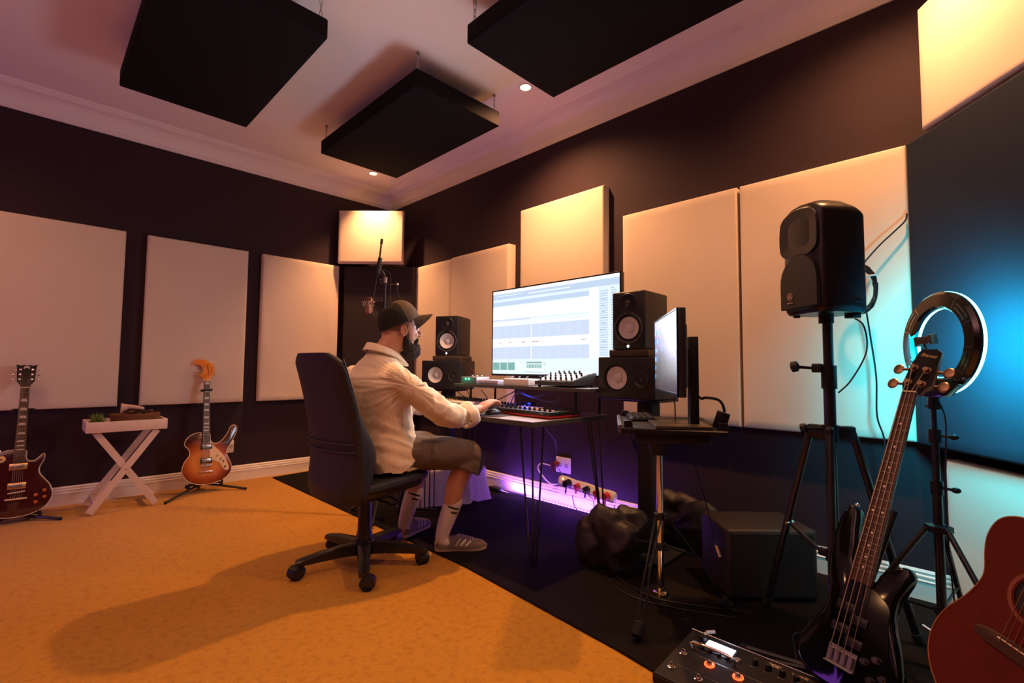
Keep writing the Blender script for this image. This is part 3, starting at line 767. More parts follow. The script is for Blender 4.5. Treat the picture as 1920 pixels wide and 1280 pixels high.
    he((.078, 0, .040), (.022, .052, .014)); he((.070, .030, -.020), (.020, .020, .018)); he((.070, -.030, -.020), (.020, .020, .018))
    caps(bm, [h(.088, 0, .030), h(.100, 0, .008), h(.113, 0, -.012), h(.104, 0, -.022)], [.008, .0085, .0105, .010], 12)
    for s in (-1, 1): he((.098, .011 * s, -.019), (.010, .007, .007))
    he((.090, 0, -.052), (.010, .022, .006)); he((.088, 0, -.062), (.010, .018, .006))
    for s in (-1, 1):
        ear = RZ(R(-18 * s)) @ RY(R(-12))
        he((-.006, .079 * s, -.012), (.017, .006, .030), ear)
        pts = [h(-.002 + .015 * math.cos(a) - (.004 if math.sin(a) > 0 else 0), (.083 + .002 * math.cos(a)) * s, -.008 + .027 * math.sin(a)) for a in [R(x) for x in (-110, -60, 0, 60, 100, 150, 190, 230)]]
        caps(bm, [Vector(v) for v in pts], [.0045] * 8, 8, 3)
    return remesh(bm, .0040, 3, .45)
body = obj('body', build_skin(), M_skin, man, angle=180)
# eyes and brows
def H(M): return HEAD @ M
for s in (-1, 1):
    bm = new(); sphere(bm, HEAD @ Vector((.079, .031 * s, .012)), .0118, 16, 12); e = obj('eye', bm, mat('eye_white', (.75, .70, .66), .25), man)
    bm = new(); sphere(bm, HEAD @ Vector((.0865, .0315 * s, .012)), .0052, 12, 8); obj('iris', bm, mat('iris', (.03, .02, .015), .2), e)
    bm = new(); tube(bm, [HEAD @ Vector(p) for p in ((.088, .012 * s, .034), (.092, .026 * s, .039), (.084, .045 * s, .037), (.070, .056 * s, .030))], .0042, 8, 4)
    obj('eyebrow', bm, mat('brow_hair', (.05, .03, .02), .8), man)
# beard
M_beard = mat('beard_hair', (.030, .019, .014), .85, var=.5, scale=160, bump=.9, bscale=300, stretch=(1, 1, .35))
def beard():
    bm = new()
    def he(c, r): sphere(bm, HEAD @ Vector(c), r, 20, 14, HEAD.to_3x3().to_4x4())
    for s in (-1, 1):
        caps(bm, [HEAD @ Vector(p) for p in ((.018, .071 * s, .012), (.018, .070 * s, -.03), (.022, .060 * s, -.07), (.045, .040 * s, -.10), (.07, .015 * s, -.115))], [.005, .012, .023, .034, .037], 12, 4)
        caps(bm, [HEAD @ Vector(p) for p in ((.095, .004 * s, -.041), (.093, .018 * s, -.046), (.080, .032 * s, -.066), (.070, .030 * s, -.09))], [.005, .007, .010, .018], 10, 4)
    he((.074, 0, -.108), (.043, .047, .044)); he((.070, 0, -.128), (.038, .038, .034)); he((.090, 0, -.085), (.022, .028, .020))
    b = remesh(bm, .0035, 1)
    b.normal_update()
    for v in b.verts:
        l = HEAD.inverted() @ v.co
        n_ = noise.noise(Vector((l.x * 170, l.y * 170, l.z * 60))) * .0055 + noise.noise(Vector((l.x * 400, l.y * 400, l.z * 120))) * .0025 + noise.noise(Vector((l.x * 60, l.y * 60, l.z * 30 + 5))) * .003
        v.co += v.normal * n_
    return b
obj('beard', beard(), M_beard, man, angle=180)
# buzzed hair under the cap
bm = new(); CAPM = HEAD @ Matrix.Translation((-.012, 0, .036)) @ RY(R(-27))
sphere(bm, HEAD @ Vector((-.014, 0, .040)), (.1022, .0795, .0975), 32, 24, HEAD.to_3x3().to_4x4())
inv = HEAD.inverted()
dl_ = [v for v in bm.verts if (lambda l: l.x > .035 + .2 * abs(l.z) or l.z < -.034 - .15 * l.x)(inv @ v.co)]
bmesh.ops.delete(bm, geom=dl_, context='VERTS')
obj('buzzed_hair', bm, mat('stubble', (.20, .105, .07), .8, var=.3, scale=200), man)
# cap
def cap_crown(front):
    bm = new(); n, k = 48, 12
    rings = []
    for j in range(k + 1):
        t = j / k * PI / 2 * .97; r = math.cos(t) ** .62 if t > 0 else 1.0
        ring = []
        for i in range(n + 1):
            a = 2 * PI * i / n
            fx = 1.0 + (.05 if math.cos(a) > 0 else 0) * math.cos(a)
            ring.append((a, Vector((.112 * r * math.cos(a) * fx, .091 * r * math.sin(a), .118 * math.sin(t) * (1 + .06 * math.cos(a)) - .002))))
        rings.append(ring)
    V = {}
    def vert(j, i):
        i %= n
        if (j, i) not in V: V[(j, i)] = bm.verts.new(CAPM @ rings[j][i][1])
        return V[(j, i)]
    for j in range(k):
        for i in range(n):
            am = (rings[j][i][0] + PI / n); f = math.cos(am) > .28
            if f == front: bm.faces.new((vert(j, i), vert(j, i + 1), vert(j + 1, i + 1), vert(j + 1, i)))
    bmesh.ops.recalc_face_normals(bm, faces=bm.faces)
    bmesh.ops.solidify(bm, geom=bm.faces[:], thickness=-.003)
    return bm
M_capf = mat('cap_front_cloth', (.085, .062, .040), .9, var=.1, bump=.15, bscale=400)
M_capb = mat('cap_mesh', (.014, .014, .012), .95, var=.5, scale=260, bump=.5, bscale=600)
cp = obj('cap', cap_crown(True), M_capf, man, angle=60); cp['label'] = 'brown front panel of the cap'
obj('cap_back', cap_crown(False), M_capb, cp, angle=60)
bm = new(); N_ = 16; rows = []
for j in range(9):
    t = j / 8; row = []
    for i in range(N_ + 1):
        s = -1 + 2 * i / N_
        ang = s * R(58)
        x0, y0 = .115 * math.cos(ang), .091 * math.sin(ang)
        ext = .082 * (1 - abs(s) ** 3.2) * t
        row.append(Vector((x0 + ext, y0 * (1 - .10 * t), .006 - .022 * t - .048 * (s * s) * (.12 + .88 * t))))
    rows.append(row)
G = [[bm.verts.new(CAPM @ p) for p in r] for r in rows]
for a, b_ in zip(G[:-1], G[1:]):
    for i in range(N_):
        try: bm.faces.new((a[i], a[i + 1], b_[i + 1], b_[i]))
        except ValueError: pass
bmesh.ops.solidify(bm, geom=bm.faces[:], thickness=.004); bmesh.ops.recalc_face_normals(bm, faces=bm.faces)
obj('brim', bm, M_capf, cp)
bm = new(); sphere(bm, CAPM @ Vector((.004, 0, .119)), (.008, .008, .005), 12, 8); obj('button', bm, M_capf, cp)
# shirt
def fold(p, k, seed):
    q_ = Vector(p) * k + Vector((seed, seed * 2, seed * 3))
    n_ = noise.noise(q_); return (1 - abs(n_) * 2.2)
def shirt():
    bm = new()
    tr = [((.125, 0), .150, .205, .470, 0), ((.122, 0), .148, .205, .53, 0), ((.120, 0), .140, .192, .60, 0), ((.112, 0), .130, .170, .68, R(3)), ((.094, 0), .130, .170, .77, R(6)), ((.070, 0), .134, .190, .86, R(10)), ((.054, 0), .134, .206, .93, R(13)), ((.048, 0), .122, .204, .975, R(15)), ((.054, 0), .096, .172, 1.016, R(14)), ((.056, 0), .084, .130, 1.052, R(12)), ((.064, 0), .076, .088, 1.085, R(8)), ((.070, 0), .072, .076, 1.105, R(6))]
    ring_loft(bm, [ering(c, a, b, z, r, e=2.3) for c, a, b, z, r in tr])
    caps(bm, [P(.085, .150, .965), P(.205, .215, .868), P(.315, .248, .782)], [.072, .070, .066], 20)
    caps(bm, [P(.315, .248, .778), P(.40, .238, .762), P(.462, .228, .766)], [.067, .066, .053], 20)
    caps(bm, [P(-.01, -.160, .965), P(.095, -.235, .868), P(.235, -.262, .785)], [.072, .068, .062], 20)
    caps(bm, [P(.235, -.262, .785), P(.33, -.252, .785), P(.43, -.236, .785)], [.062, .058, .050], 20)
    b = remesh(bm, .0058, 5, .5); b.normal_update()
    for v in b.verts:
        p = v.co
        onarm = max(0, min(1, (p.x - .17) / .08)) if p.z > .70 else 0
        # radial folds from the armpit and horizontal slouch folds at the waist
        d = 0
        waist = max(0, 1 - abs(p.z - .62) / .18)
        d += waist * .0095 * (fold((p.x * 3, p.y * 3, p.z * 11 + p.x * 5), 1.6, 3) - .45)
        arm_p = Vector((.12, -.19, .93)); rr = (p - arm_p); ang = math.atan2(rr.z, rr.x) * 3.2
        near = max(0, 1 - rr.length / .30)
        d += near * .0085 * (fold((ang, rr.length * 2, p.y * 2), 1.7, 9) - .45)
        if onarm:
            t = p.x * 1.0 + p.z * .75
            d += onarm * .0080 * (fold((t * 5, p.y * 6 + t * 3, (p.z - p.x) * 9), 1.5, 5) - .45)
        d += .003 * noise.noise(p * 18) + .0012 * noise.noise(p * 55)
        v.co += v.normal * d
        if p.z < .50: v.co.z += .012 * noise.noise(Vector((p.x * 9, p.y * 9, 2)))
    # curved hem: the tail hangs low at the back and rises towards the lap
    kill = [f for f in b.faces if (lambda c: c.z < .482 + max(0, c.x - .10) * .75 + .008 * math.sin(c.x * 30) and c.x < .32 and c.z < .66)(f.calc_center_median())]
    bmesh.ops.delete(b, geom=kill, context='FACES')
    return b
sh_o = obj('shirt', shirt(), M_shirt, man, angle=180)
def cuff(c, d, r, w, name, seed):
    """rolled sleeve cuff: thick band about direction d"""
    d = Vector(d).normalized(); a = d.orthogonal().normalized(); b_ = d.cross(a); bm = new(); n = 32
    prof = [(-w / 2, -.010), (-w / 2 - .002, .001), (-w / 4, .0060), (w / 4, .0090), (w / 2, .006), (w / 2 + .002, -.004), (w / 2 - .008, -.010)]
    rings = []
    for i in range(n + 1):
        t = 2 * PI * (i % n) / n
        wob = .003 * math.sin(3 * t + seed) + .002 * math.sin(7 * t)
        rings.append([Vector(c) + d * (u + wob) + (a * math.cos(t) + b_ * math.sin(t)) * (r + h_ + wob * .6) for u, h_ in prof])
    ring_loft(bm, rings, False, False, closed=False); bmesh.ops.remove_doubles(bm, verts=bm.verts, dist=1e-5)
    bmesh.ops.recalc_face_normals(bm, faces=bm.faces)
    return obj(name, bm, M_shirt, sh_o, angle=70)
cuff(P(.488, .226, .760), (.10, .010, .030), .0660, .056, 'rolled_cuff', 0)
cuff(P(.435, -.236, .785), (.10, .012, 0), .048, .05, 'rolled_cuff', 2)
# collar
bm = new(); n = 40; rings = []
for i in range(n + 1):
    t = 2 * PI * (i % n) / n; c_, s_ = math.cos(t), math.sin(t)     # 0 = front
    op = max(0, c_) ** 3
    z_top = 1.158 - .066 * (1 + c_) / 2 - .02 * op; z_bot = 1.085 - .022 * (1 + c_) / 2
    cx, cy = .086 + .012 * c_, -.008
    rx, ry = .077 + .012 * op, .074
    top = Vector((cx + rx * c_ - .004, cy + ry * s_, z_top))
    inner = Vector((cx + (rx - .002) * c_, cy + (ry - .002) * s_, z_bot))
    outt = Vector((cx + (rx + .006) * c_ - .004, cy + (ry + .006) * s_, z_top - .001))
    fl = .024 + .020 * op
    outb = Vector((cx + (rx + fl) * c_ - .006, cy + (ry + fl) * s_, z_top - .040 + .006 * abs(s_)))
    outb2 = Vector((cx + (rx + fl - .004) * c_ - .006, cy + (ry + fl - .004) * s_, z_top - .041))
    mid = Vector((cx + (rx + .004) * c_ - .004, cy + (ry + .004) * s_, z_top - .008))
    rings.append([inner, top, outt, outb, outb2, mid])
ring_loft(bm, rings, False, False, closed=True); bmesh.ops.remove_doubles(bm, verts=bm.verts, dist=1e-5); bmesh.ops.recalc_face_normals(bm, faces=bm.faces)
obj('collar', bm, M_shirt, sh_o, angle=60)
# seams: yoke across the shoulder blades and the armhole
def on_shirt(pts, r=.0022, name='seam'):
    dgm = sh_o.data
    from mathutils.bvhtree import BVHTree
    bv = BVHTree.FromPolygons([v.co for v in dgm.vertices], [tuple(p.vertices) for p in dgm.polygons])
    out = []
    for p in catmull(pts, 6):
        c, nn, _, _ = bv.find_nearest(p)
        out.append(c + nn * .0004)
    bm = new(); tube(bm, out, r, 6); obj(name, bm, M_shirt, sh_o)
on_shirt([P(-.09, -.19, .965), P(-.10, -.08, .965), P(-.09, .05, .968), P(-.03, .17, .972), P(.03, .22, .975)], .0016)
on_shirt([P(.02, .22, 1.03), P(-.02, .24, .99), P(.00, .26, .92), P(.05, .26, .86), P(.12, .24, .82)], .0018)
# bunched shirt front at the lap
bm = new()
for k in range(5):
    caps(bm, [P(.235 + .01 * k, .155 - .01 * k, .615 - .005 * k), P(.255 + .008 * k, .150, .575 - .012 * k), P(.235 - .02 * k, .165, .535 - .012 * k)], [.012, .018, .012], 10)
b = remesh(bm, .005, 3); obj('shirt_tail', b, M_shirt, sh_o, angle=180)
# shorts
def shorts():
    bm = new()
    ring_loft(bm, [ering(c, a, b, z, 0, e=2.5) for c, a, b, z in (((.11, 0), .118, .162, .484), ((.11, 0), .126, .170, .52), ((.11, 0), .124, .165, .60), ((.11, 0), .115, .158, .66))])
    for s, knee in ((1, P(.520, .205, .535)), (-1, P(.50, -.20, .535))):
        caps(bm, [P(.12, .085 * s, .555), P(.30, .145 * s, .562), knee + Vector((-.03, 0, .005)), knee + Vector((.012, -.002 * s, -.022))], [.088, .092, .084, .074], 22)
        tube(bm, [knee + Vector((-.045, 0, .03)), knee + Vector((-.015, 0, -.03)), knee + Vector((-.033, 0, -.085))], .082, 22, 3, radii=[.070, .088, .090])
    b = remesh(bm, .0058, 4, .5); b.normal_update()
    for v in b.verts:
        p = v.co
        v.co += v.normal * (.006 * (fold((p.x * 6, p.y * 4, p.z * 10 + p.x * 4), 1.3, 2) - .5) + .002 * noise.noise(p * 25))
    return b
so = obj('shorts', shorts(), M_shorts, man, angle=180)
bm = new()
for v_ in (1,):
    tube(bm, [P(.27, .228, .615), P(.265, .236, .58), P(.255, .232, .54)], .003, 6, 4)
obj('pocket_seam', bm, M_shorts, so)
# socks and shoes
M_sock = mat('sock_cotton', (.66, .60, .58), .95, var=.05, scale=60, bump=.2, bscale=500)
M_suede = mat('shoe_suede', (.20, .155, .125), .9, var=.1, scale=40, bump=.15, bscale=500)
M_sole = mat('sole_rubber', (.62, .48, .26), .6)
M_strp = mat('shoe_white_leather', (.72, .66, .58), .5)
M_lace = mat('lace', (.55, .48, .46), .8)
for s, knee, ank, hl, tz in ((1, P(.525, .205, .535), P(.405, .125, .115), P(.369, .097, 0), P(.62, .248, 0)), (-1, P(.505, -.20, .535), P(.345, -.205, .115), P(.312, -.188, 0), P(.575, -.318, 0))):
    top = ank.lerp(knee, .40); topr = .052
    bm = new(); caps(bm, [top, ank.lerp(knee, .2) + Vector((-.004, 0, 0)), ank, ank + Vector((-.005, 0, -.05)), ank + Vector((.05, -.03 * s, -.075))], [topr, .0475, .0395, .033, .026], 22)
    obj('sock', remesh(bm, .0045, 2), M_sock, man, angle=180)
    d = (knee - ank).normalized(); aa = d.orthogonal().normalized(); bb = d.cross(aa)
    sock = man.children[-1]
    for k in (0, 1):
        t = .335 - .055 * k; c = ank.lerp(knee, t); rr = .0505 - .001 * k - .001
        # stripes only run round the outer/back half, as on the photographed socks
        bm = new(); n = 30; rings = []
        a0 = math.atan2(Vector((-.5, -.86, 0)).dot(bb), Vector((-.5, -.86, 0)).dot(aa))
        for i in range(n + 1):
            th = a0 - R(75) + R(120) * i / n
            e = aa * math.cos(th) + bb * math.sin(th)
            rings.append([c + e * (rr + o_) + d * w_ for o_, w_ in ((-.002, -.005), (.0022, -.005), (.0022, .005), (-.002, .005))])
        ring_loft(bm, rings); bmesh.ops.recalc_face_normals(bm, faces=bm.faces)
        obj('stripe', bm, M_blkm, sock)
    yaw = math.atan2(tz.y - hl.y, tz.x - hl.x)
    SM = Matrix.Translation((hl.x, hl.y, .0095)) @ RZ(yaw)
    L_ = .293
    bm = new(); half = [(0, .0), (.008, .022), (.03, .033), (.07, .035), (.12, .034), (.17, .043), (.21, .049), (.25, .043), (.28, .024), (L_, 0)]
    out = catmull([(x, y, 0) for x, y in half] + [(x, -y * .92, 0) for x, y in half[-2:0:-1]], 4, closed=True)
    prism(bm, out, 0, .027, SM, .004, 2); sole = obj('shoe', bm, M_sole, man); sole['label'] = 'tan rubber sole with suede upper'
    st = [(.004, .020, .055), (.012, .031, .082), (.035, .036, .084), (.07, .037, .076), (.10, .038, .078), (.135, .041, .082), (.17, .046, .072), (.205, .049, .060), (.24, .046, .052), (.265, .036, .046), (.283, .020, .036)]
    def sec(x):
        for (a, b, c), (d_, e, f) in zip(st[:-1], st[1:]):
            if a <= x <= d_:
                t = (x - a) / (d_ - a); return b + (e - b) * t, c + (f - c) * t
        return st[-1][1:]
    def sp(x, th):
        w_, h_ = sec(x); cy, sy = math.cos(th), math.sin(th)
        y = w_ * math.copysign(abs(cy) ** .75, cy); z = .020 + (h_ - .020) * max(0, sy) ** (.8)
        y *= 1 - .22 * (max(0, sy)) ** 2
        return Vector((x, y, z))
    bm = new(); xs = [st[0][0] + (st[-1][0] - st[0][0]) * i / 28 for i in range(29)]
    ring_loft(bm, [[SM @ sp(x, PI * k / 20) for k in range(21)] for x in xs]); bmesh.ops.recalc_face_normals(bm, faces=bm.faces)
    up = obj('upper', bm, M_suede, sole, angle=60)
    for side in (0, 1):
        for k in range(3):
            x0 = .118 + .028 * k; bm = new(); rings = []
            for i in range(9):
                t = i / 8; th = R(8 + 42 * t); th = PI - th if side else th
                row = []
                for dx in (-.005, .005):
                    p_ = sp(x0 + dx + .030 * t - .004, th); c0 = Vector((p_.x, 0, .02)); n_ = (p_ - c0).normalized()
                    row.append((p_, n_))
                rings.append([SM @ (row[0][0] + row[0][1] * .0016), SM @ (row[1][0] + row[1][1] * .0016), SM @ (row[1][0] - row[1][1] * .001), SM @ (row[0][0] - row[0][1] * .001)])
            ring_loft(bm, rings); bmesh.ops.recalc_face_normals(bm, faces=bm.faces); obj('stripe', bm, M_strp, sole)
    for k in range(7):
        x = .125 + .0135 * k; bm = new()
        tube(bm, [SM @ (sp(x, R(52)) + Vector((0, 0, .002))), SM @ (sp(x + .006, R(90)) + Vector((0, 0, .004))), SM @ (sp(x, R(128)) + Vector((0, 0, .002)))], .0024, 6, 4)
        obj('lace', bm, M_lace, sole)
    bm = new(); rings = []
    for i in range(13):
        th = R(25) + R(130) * i / 12
        a, b_ = sp(.006, th), sp(.034, th)
        rings.append([SM @ (a + Vector((-.003, 0, .001))), SM @ (b_ + Vector((0, .0015 if th < PI / 2 else -.0015, .0015))), SM @ (b_ - Vector((0, 0, .002))), SM @ (a + Vector((.003, 0, -.002)))])
    ring_loft(bm, rings); bmesh.ops.recalc_face_normals(bm, faces=bm.faces); obj('heel_tab', bm, M_strp, sole)

# ------------------------------------------------------------------ office chair
CH = Matrix.Translation((2.49, -1.61, 0)) @ RZ(R(98))
chair = thing('office_chair', 'black vinyl high-back office chair on a five-star caster base, the man sitting in it', 'chair', mat4=CH)
def sup(w, h, e, n=36): 
    o = []
    for i in range(n):
        t = 2 * PI * i / n; c_, s_ = math.cos(t), math.sin(t)
        o.append((w * math.copysign(abs(c_) ** (2 / e), c_), h * math.copysign(abs(s_) ** (2 / e), s_)))
    return o
# seat: x forward, slightly rising to the front
bm = new(); rings = []
for z, k in ((.418, .90), (.424, .97), (.432, 1.0), (.450, 1.0), (.462, .97), (.467, .88)):
    rings.append([Vector((x + .040, y, z + .010 * (x / .24) - .014 * max(0, x / .27) ** 3)) for x, y in sup(.275 * k, .232 * k, 3.4)])
ring_loft(bm, rings); obj('seat', bm, M_vinyl, chair)
bm = new(); rings = []
for z, k in ((.382, .80), (.392, .93), (.420, .975)):
    rings.append([Vector((x + .035, y, z + .010 * (x / .24) - .008 * max(0, x / .27) ** 3)) for x, y in sup(.266 * k, .226 * k, 3.4)])
ring_loft(bm, rings); obj('seat_shell', bm, M_blk, chair)
# backrest: lofted upwards, rear face curved
def back_c(t):     # centre line x, z for t 0..1 (bottom..top)
    z = .375 + .715 * t
    x = -.200 - .060 * t - .070 * t * t + .020 * math.sin(PI * t)
    return x, z
bm = new(); rings = []
NT = 30
for i in range(NT + 1):
    t = i / NT; x, z = back_c(t)
    w_ = .222 - .028 * t + .008 * math.sin(PI * t)
    e_ = .5
    if t > .90: w_ *= math.sqrt(max(0, 1 - ((t - .90) / .102) ** 2)) * .45 + .55
    if t < .05: w_ *= .86 + .14 * t / .05
    th_r = .030 + .022 * math.exp(-((t - .10) / .12) ** 2)
    th_f = .044 + .105 * math.exp(-((t - .30) / .21) ** 2) - .012 * t
    if t > .95: th_f *= .8; th_r *= .75
    ring = []
    for k in range(40):
        a = 2 * PI * k / 40; c_, s_ = math.cos(a), math.sin(a)
        yy = w_ * math.copysign(abs(c_) ** .55, c_); xx = (th_f if s_ > 0 else th_r) * math.copysign(abs(s_) ** .75, s_)
        xx += .030 * (yy / .22) ** 2
        ring.append(Vector((x + xx, yy, z)))
    rings.append(ring)
ring_loft(bm, rings); bmesh.ops.recalc_face_normals(bm, faces=bm.faces); bk = obj('backrest', bm, M_vinyl, chair, angle=50)
for tt in (.34, .395):
    x, z = back_c(tt); bm = new()
    tube(bm, [Vector((x - .0315 - .0035 + .030 * (yy / .22) ** 2 + .028 * max(0, abs(yy) / .215 - .72) * 2, yy, z)) for yy in [-.20 + .40 * i / 20 for i in range(21)]], .0045, 8)
    obj('piping', bm, M_vinyl, bk)
bm = new(); pts = []
for i in range(NT + 1):
    t = .03 + .93 * i / NT; x, z = back_c(t); w_ = .222 - .028 * t + .008 * math.sin(PI * t)
    pts.append(Vector((x + .034, -w_ * .985, z)))
tube(bm, pts, .0045, 8); obj('piping', bm, M_vinyl, bk)
bm = new(); tube(bm, [(v.x, -v.y, v.z) for v in pts], .0045, 8); obj('piping', bm, M_vinyl, bk)
bm = new(); tube(bm, [(-.08, 0, .362), (-.15, 0, .365), (-.19, 0, .385)], .016, 10, 4); obj('back_bracket', bm, M_blk, chair)
bm = new(); box(bm, (.20, .14, .045), (0, 0, .350), .012, 3); obj('mechanism', bm, M_blk, chair)
bm = new(); tube(bm, [(0, -.06, .345), (.02, -.15, .335), (.03, -.20, .325)], .006, 8, 3); sphere(bm, (.03, -.205, .324), (.012, .022, .010), 12, 8); obj('lever', bm, M_blk, chair)
bm = new(); lathe(bm, [(.0, .345), (.028, .345), (.033, .31), (.036, .17), (.042, .15), (.042, .105), (0, .105)], 24); obj('gas_column', bm, M_blk, chair)
bm = new(); lathe(bm, [(0, .122), (.046, .126), (.056, .104), (.056, .062), (.046, .052), (0, .060)], 24); obj('hub', bm, M_blk, chair)
for k in range(5):
    a = R(-100 + 72 * k - 98); Mk = RZ(a)
    bm = new(); rings = []
    for x, w_, zt, zb in ((.025, .036, .122, .060), (.12, .031, .116, .066), (.23, .027, .104, .064), (.30, .026, .092, .062), (.330, .022, .084, .062)):
        rings.append([Mk @ Vector(p) for p in ((x, -w_, zb), (x, w_, zb), (x, w_ * .95, zt - .008), (x, w_ * .5, zt), (x, -w_ * .5, zt), (x, -w_ * .95, zt - .008))])
    ring_loft(bm, rings); obj('base_leg', bm, M_blk, chair)
    cM = Mk @ T(.315, 0, 0) @ RZ(R(30 + 50 * k))
    bm = new(); cyl(bm, cM @ Vector((0, 0, .045)), cM @ Vector((0, 0, .066)), .007, n=10)
    pr_ = [(-.004, .0), (.030, .0)]
    rings = []
    for yy, sc in ((-.028, .80), (-.024, 1.0), (.024, 1.0), (.028, .80)):
        rings.append([cM @ Vector((.018 + .036 * sc * math.cos(R(t)), yy, .033 + .0345 * sc * math.sin(R(t)))) for t in range(-20, 201, 20)] )
    ring_loft(bm, rings); cs = obj('caster', bm, M_blk, chair)
    for s in (-1, 1):
        bm = new(); cyl(bm, cM @ Vector((.018, s * .006, .0305)), cM @ Vector((.018, s * .0245, .0305)), .0300, n=24); obj('wheel', bm, M_rubber, cs)
# ------------------------------------------------------------------ stringed instruments
M_rose = mat('rosewood', (.050, .020, .012), .45, var=.35, scale=12, stretch=(14, 1, 1))
M_maple = mat('maple', (.55, .30, .12), .4, var=.15, scale=10, stretch=(12, 1, 1))
M_nut = mat('bone', (.75, .66, .50), .4)
M_pearl = mat('pearl_inlay', (.72, .66, .60), .3)
M_string = mat('string_metal', (.34, .26, .19), .4, metal=1.0)
M_fret = mat('fret_metal', (.36, .30, .24), .4, metal=1.0)
M_pick = mat('pickup_metal', (.60, .60, .60), .25, metal=1.0, bump=.1, bscale=120)
def glossy(name, col, var=.1, coat=1.0, rough=.22): return mat(name, col, rough, var=var, coat=coat, spec=.5 if coat == 1.0 else .25)
def poly(bm, pts, z, M=None):
    M = M or Matrix(); vs = [bm.verts.new(M @ Vector((x, y, z))) for x, y in pts]; bm.faces.new(vs)
def neck(t, y0, y1, w0, w1, nfret, scale, bridge_y, mb, z0=.004, inlays=(), inlay='block', m_neck=None, cx=0.0, x0=None):
    """fingerboard from y0 (body end) to y1 (nut) with frets and inlays"""
    x0 = cx if x0 is None else x0
    bm = new(); rings = []
    for i in range(9):
        f = i / 8; y = y0 + (y1 - y0) * f; w = (w0 + (w1 - w0) * f) / 2
        rings.append([Vector((cx + x, y, z)) for x, z in ((-w, z0), (w, z0), (w * .98, z0 - .006), (w * .75, z0 - .016), (0, z0 - .022), (-w * .75, z0 - .016), (-w * .98, z0 - .006))])
    ring_loft(bm, rings); bmesh.ops.recalc_face_normals(bm, faces=bm.faces); nk = obj('neck', bm, m_neck or M_maple, t)
    bm = new(); rings = []
    for i in range(2):
        y = (y0, y1)[i]; w = (w0, w1)[i] / 2
        rings.append([Vector((cx + x, y, z)) for x, z in ((-w, z0 - .001), (w, z0 - .001), (w, z0 + .004), (w * .4, z0 + .0055), (-w * .4, z0 + .0055), (-w, z0 + .004))])
    ring_loft(bm, rings); bmesh.ops.recalc_face_normals(bm, faces=bm.faces); fb = obj('fingerboard', bm, mb, t)
    fy = lambda k: y1 - scale * (1 - 2 ** (-k / 12))
    for k in range(1, nfret + 1):
        y = fy(k)
        if y < y0 + .003: break
        f = (y - y0) / (y1 - y0); w = (w0 + (w1 - w0) * f) / 2
        bm = new(); box(bm, (w * 1.96, .0014, .0020), (cx, y, z0 + .0052)); obj('fret', bm, M_fret, fb)
    for k in inlays:
        y = (fy(k) + fy(k - 1)) / 2; gap = fy(k - 1) - fy(k)
        if y < y0 + .006: continue
        f = (y - y0) / (y1 - y0); w = (w0 + (w1 - w0) * f) / 2
        if inlay == 'dot':
            for dx in ((0,) if k != 12 else (-w * .5, w * .5)):
                bm = new(); cyl(bm, (cx + dx, y, z0 + .004), (cx + dx, y, z0 + .0061), .0034, n=14); obj('inlay', bm, M_pearl, fb)
        else:
            bm = new(); a, b = w * .72, gap * .30
            pts = [(cx - a, y - b), (cx + a, y - b), (cx + a * (.8 if inlay == 'trap' else 1), y + b), (cx - a * (.8 if inlay == 'trap' else 1), y + b)]
            prism(bm, pts, z0 + .004, z0 + .0062); obj('inlay', bm, M_pearl, fb)
    bm = new(); box(bm, (w1, .005, .009), (cx, y1 + .002, z0 + .003), .001, 1); obj('nut', bm, M_nut, t)
def strings(t, n, y_br, w_br, y_nut, w_nut, z_br, z_nut, posts, cx=0.0, r0=.0006, r1=.0013):
    for i in range(n):
        f = i / (n - 1) - .5
        a = Vector((cx + f * w_br, y_br, z_br)); b = Vector((cx + f * w_nut, y_nut, z_nut))
        bm = new(); tube(bm, [a, b] + ([Vector(posts[i])] if posts else []), r1 + (r0 - r1) * i / (n - 1), 5); obj('string', bm, M_string, t)
def humbucker(t, cx, y, z, w=.085, h=.040, ring=None):
    bm = new(); prism(bm, [(cx - w / 2, y - h / 2), (cx + w / 2, y - h / 2), (cx + w / 2, y + h / 2), (cx - w / 2, y + h / 2)], z, z + .006, bevel=.002); p = obj('pickup', bm, ring or M_gold, t)
    bm = new(); box(bm, (w * .80, h * .62, .008), (cx, y, z + .009), .002, 2); obj('cover', bm, M_pick, p)
    for k in range(6):
        bm = new(); cyl(bm, (cx - w * .3 + w * .12 * k, y + h * .12, z + .012), (cx - w * .3 + w * .12 * k, y + h * .12, z + .0142), .0025, n=8); obj('pole_screw', bm, M_steel, p)
def knobs(t, pts, z, m, r=.011, h=.014):
    for x, y in pts:
        bm = new(); lathe(bm, [(r, 0), (r, h * .35), (r * .82, h * .55), (r * .72, h), (0, h)], 20, T(x, y, z)); obj('knob', bm, m, t)
def tuner(t, x, y, side, z, m=M_chrome, ln=.022, bass=False):
    bm = new(); k = 1.9 if bass else 1.0
    cyl(bm, (x, y, z - .004), (x, y, z + .009 * k), .0042 * k, n=12); cyl(bm, (x, y, z + .0005), (x, y, z + .002), .0062 * k, n=16)
    g = obj('tuner', bm, m, t)
    bm = new(); x1 = x + side * ln
    cyl(bm, (x + side * .006, y, z - .014), (x1, y, z - .014), .0026 * k, n=8)
    sphere(bm, (x1 + side * .007 * k, y, z - .014), (.009 * k, .0105 * k if bass else .0060, .0032), 12, 8); obj('tuner_button', bm, m, g)
def gframe(O, n, y): 
    n = Vector(n).normalized(); y = Vector(y).normalized(); n = (n - y * n.dot(y)).normalized(); x = y.cross(n)
    return Matrix(((x.x, y.x, n.x, O[0]), (x.y, y.y, n.y, O[1]), (x.z, y.z, n.z, O[2]), (0, 0, 0, 1)))
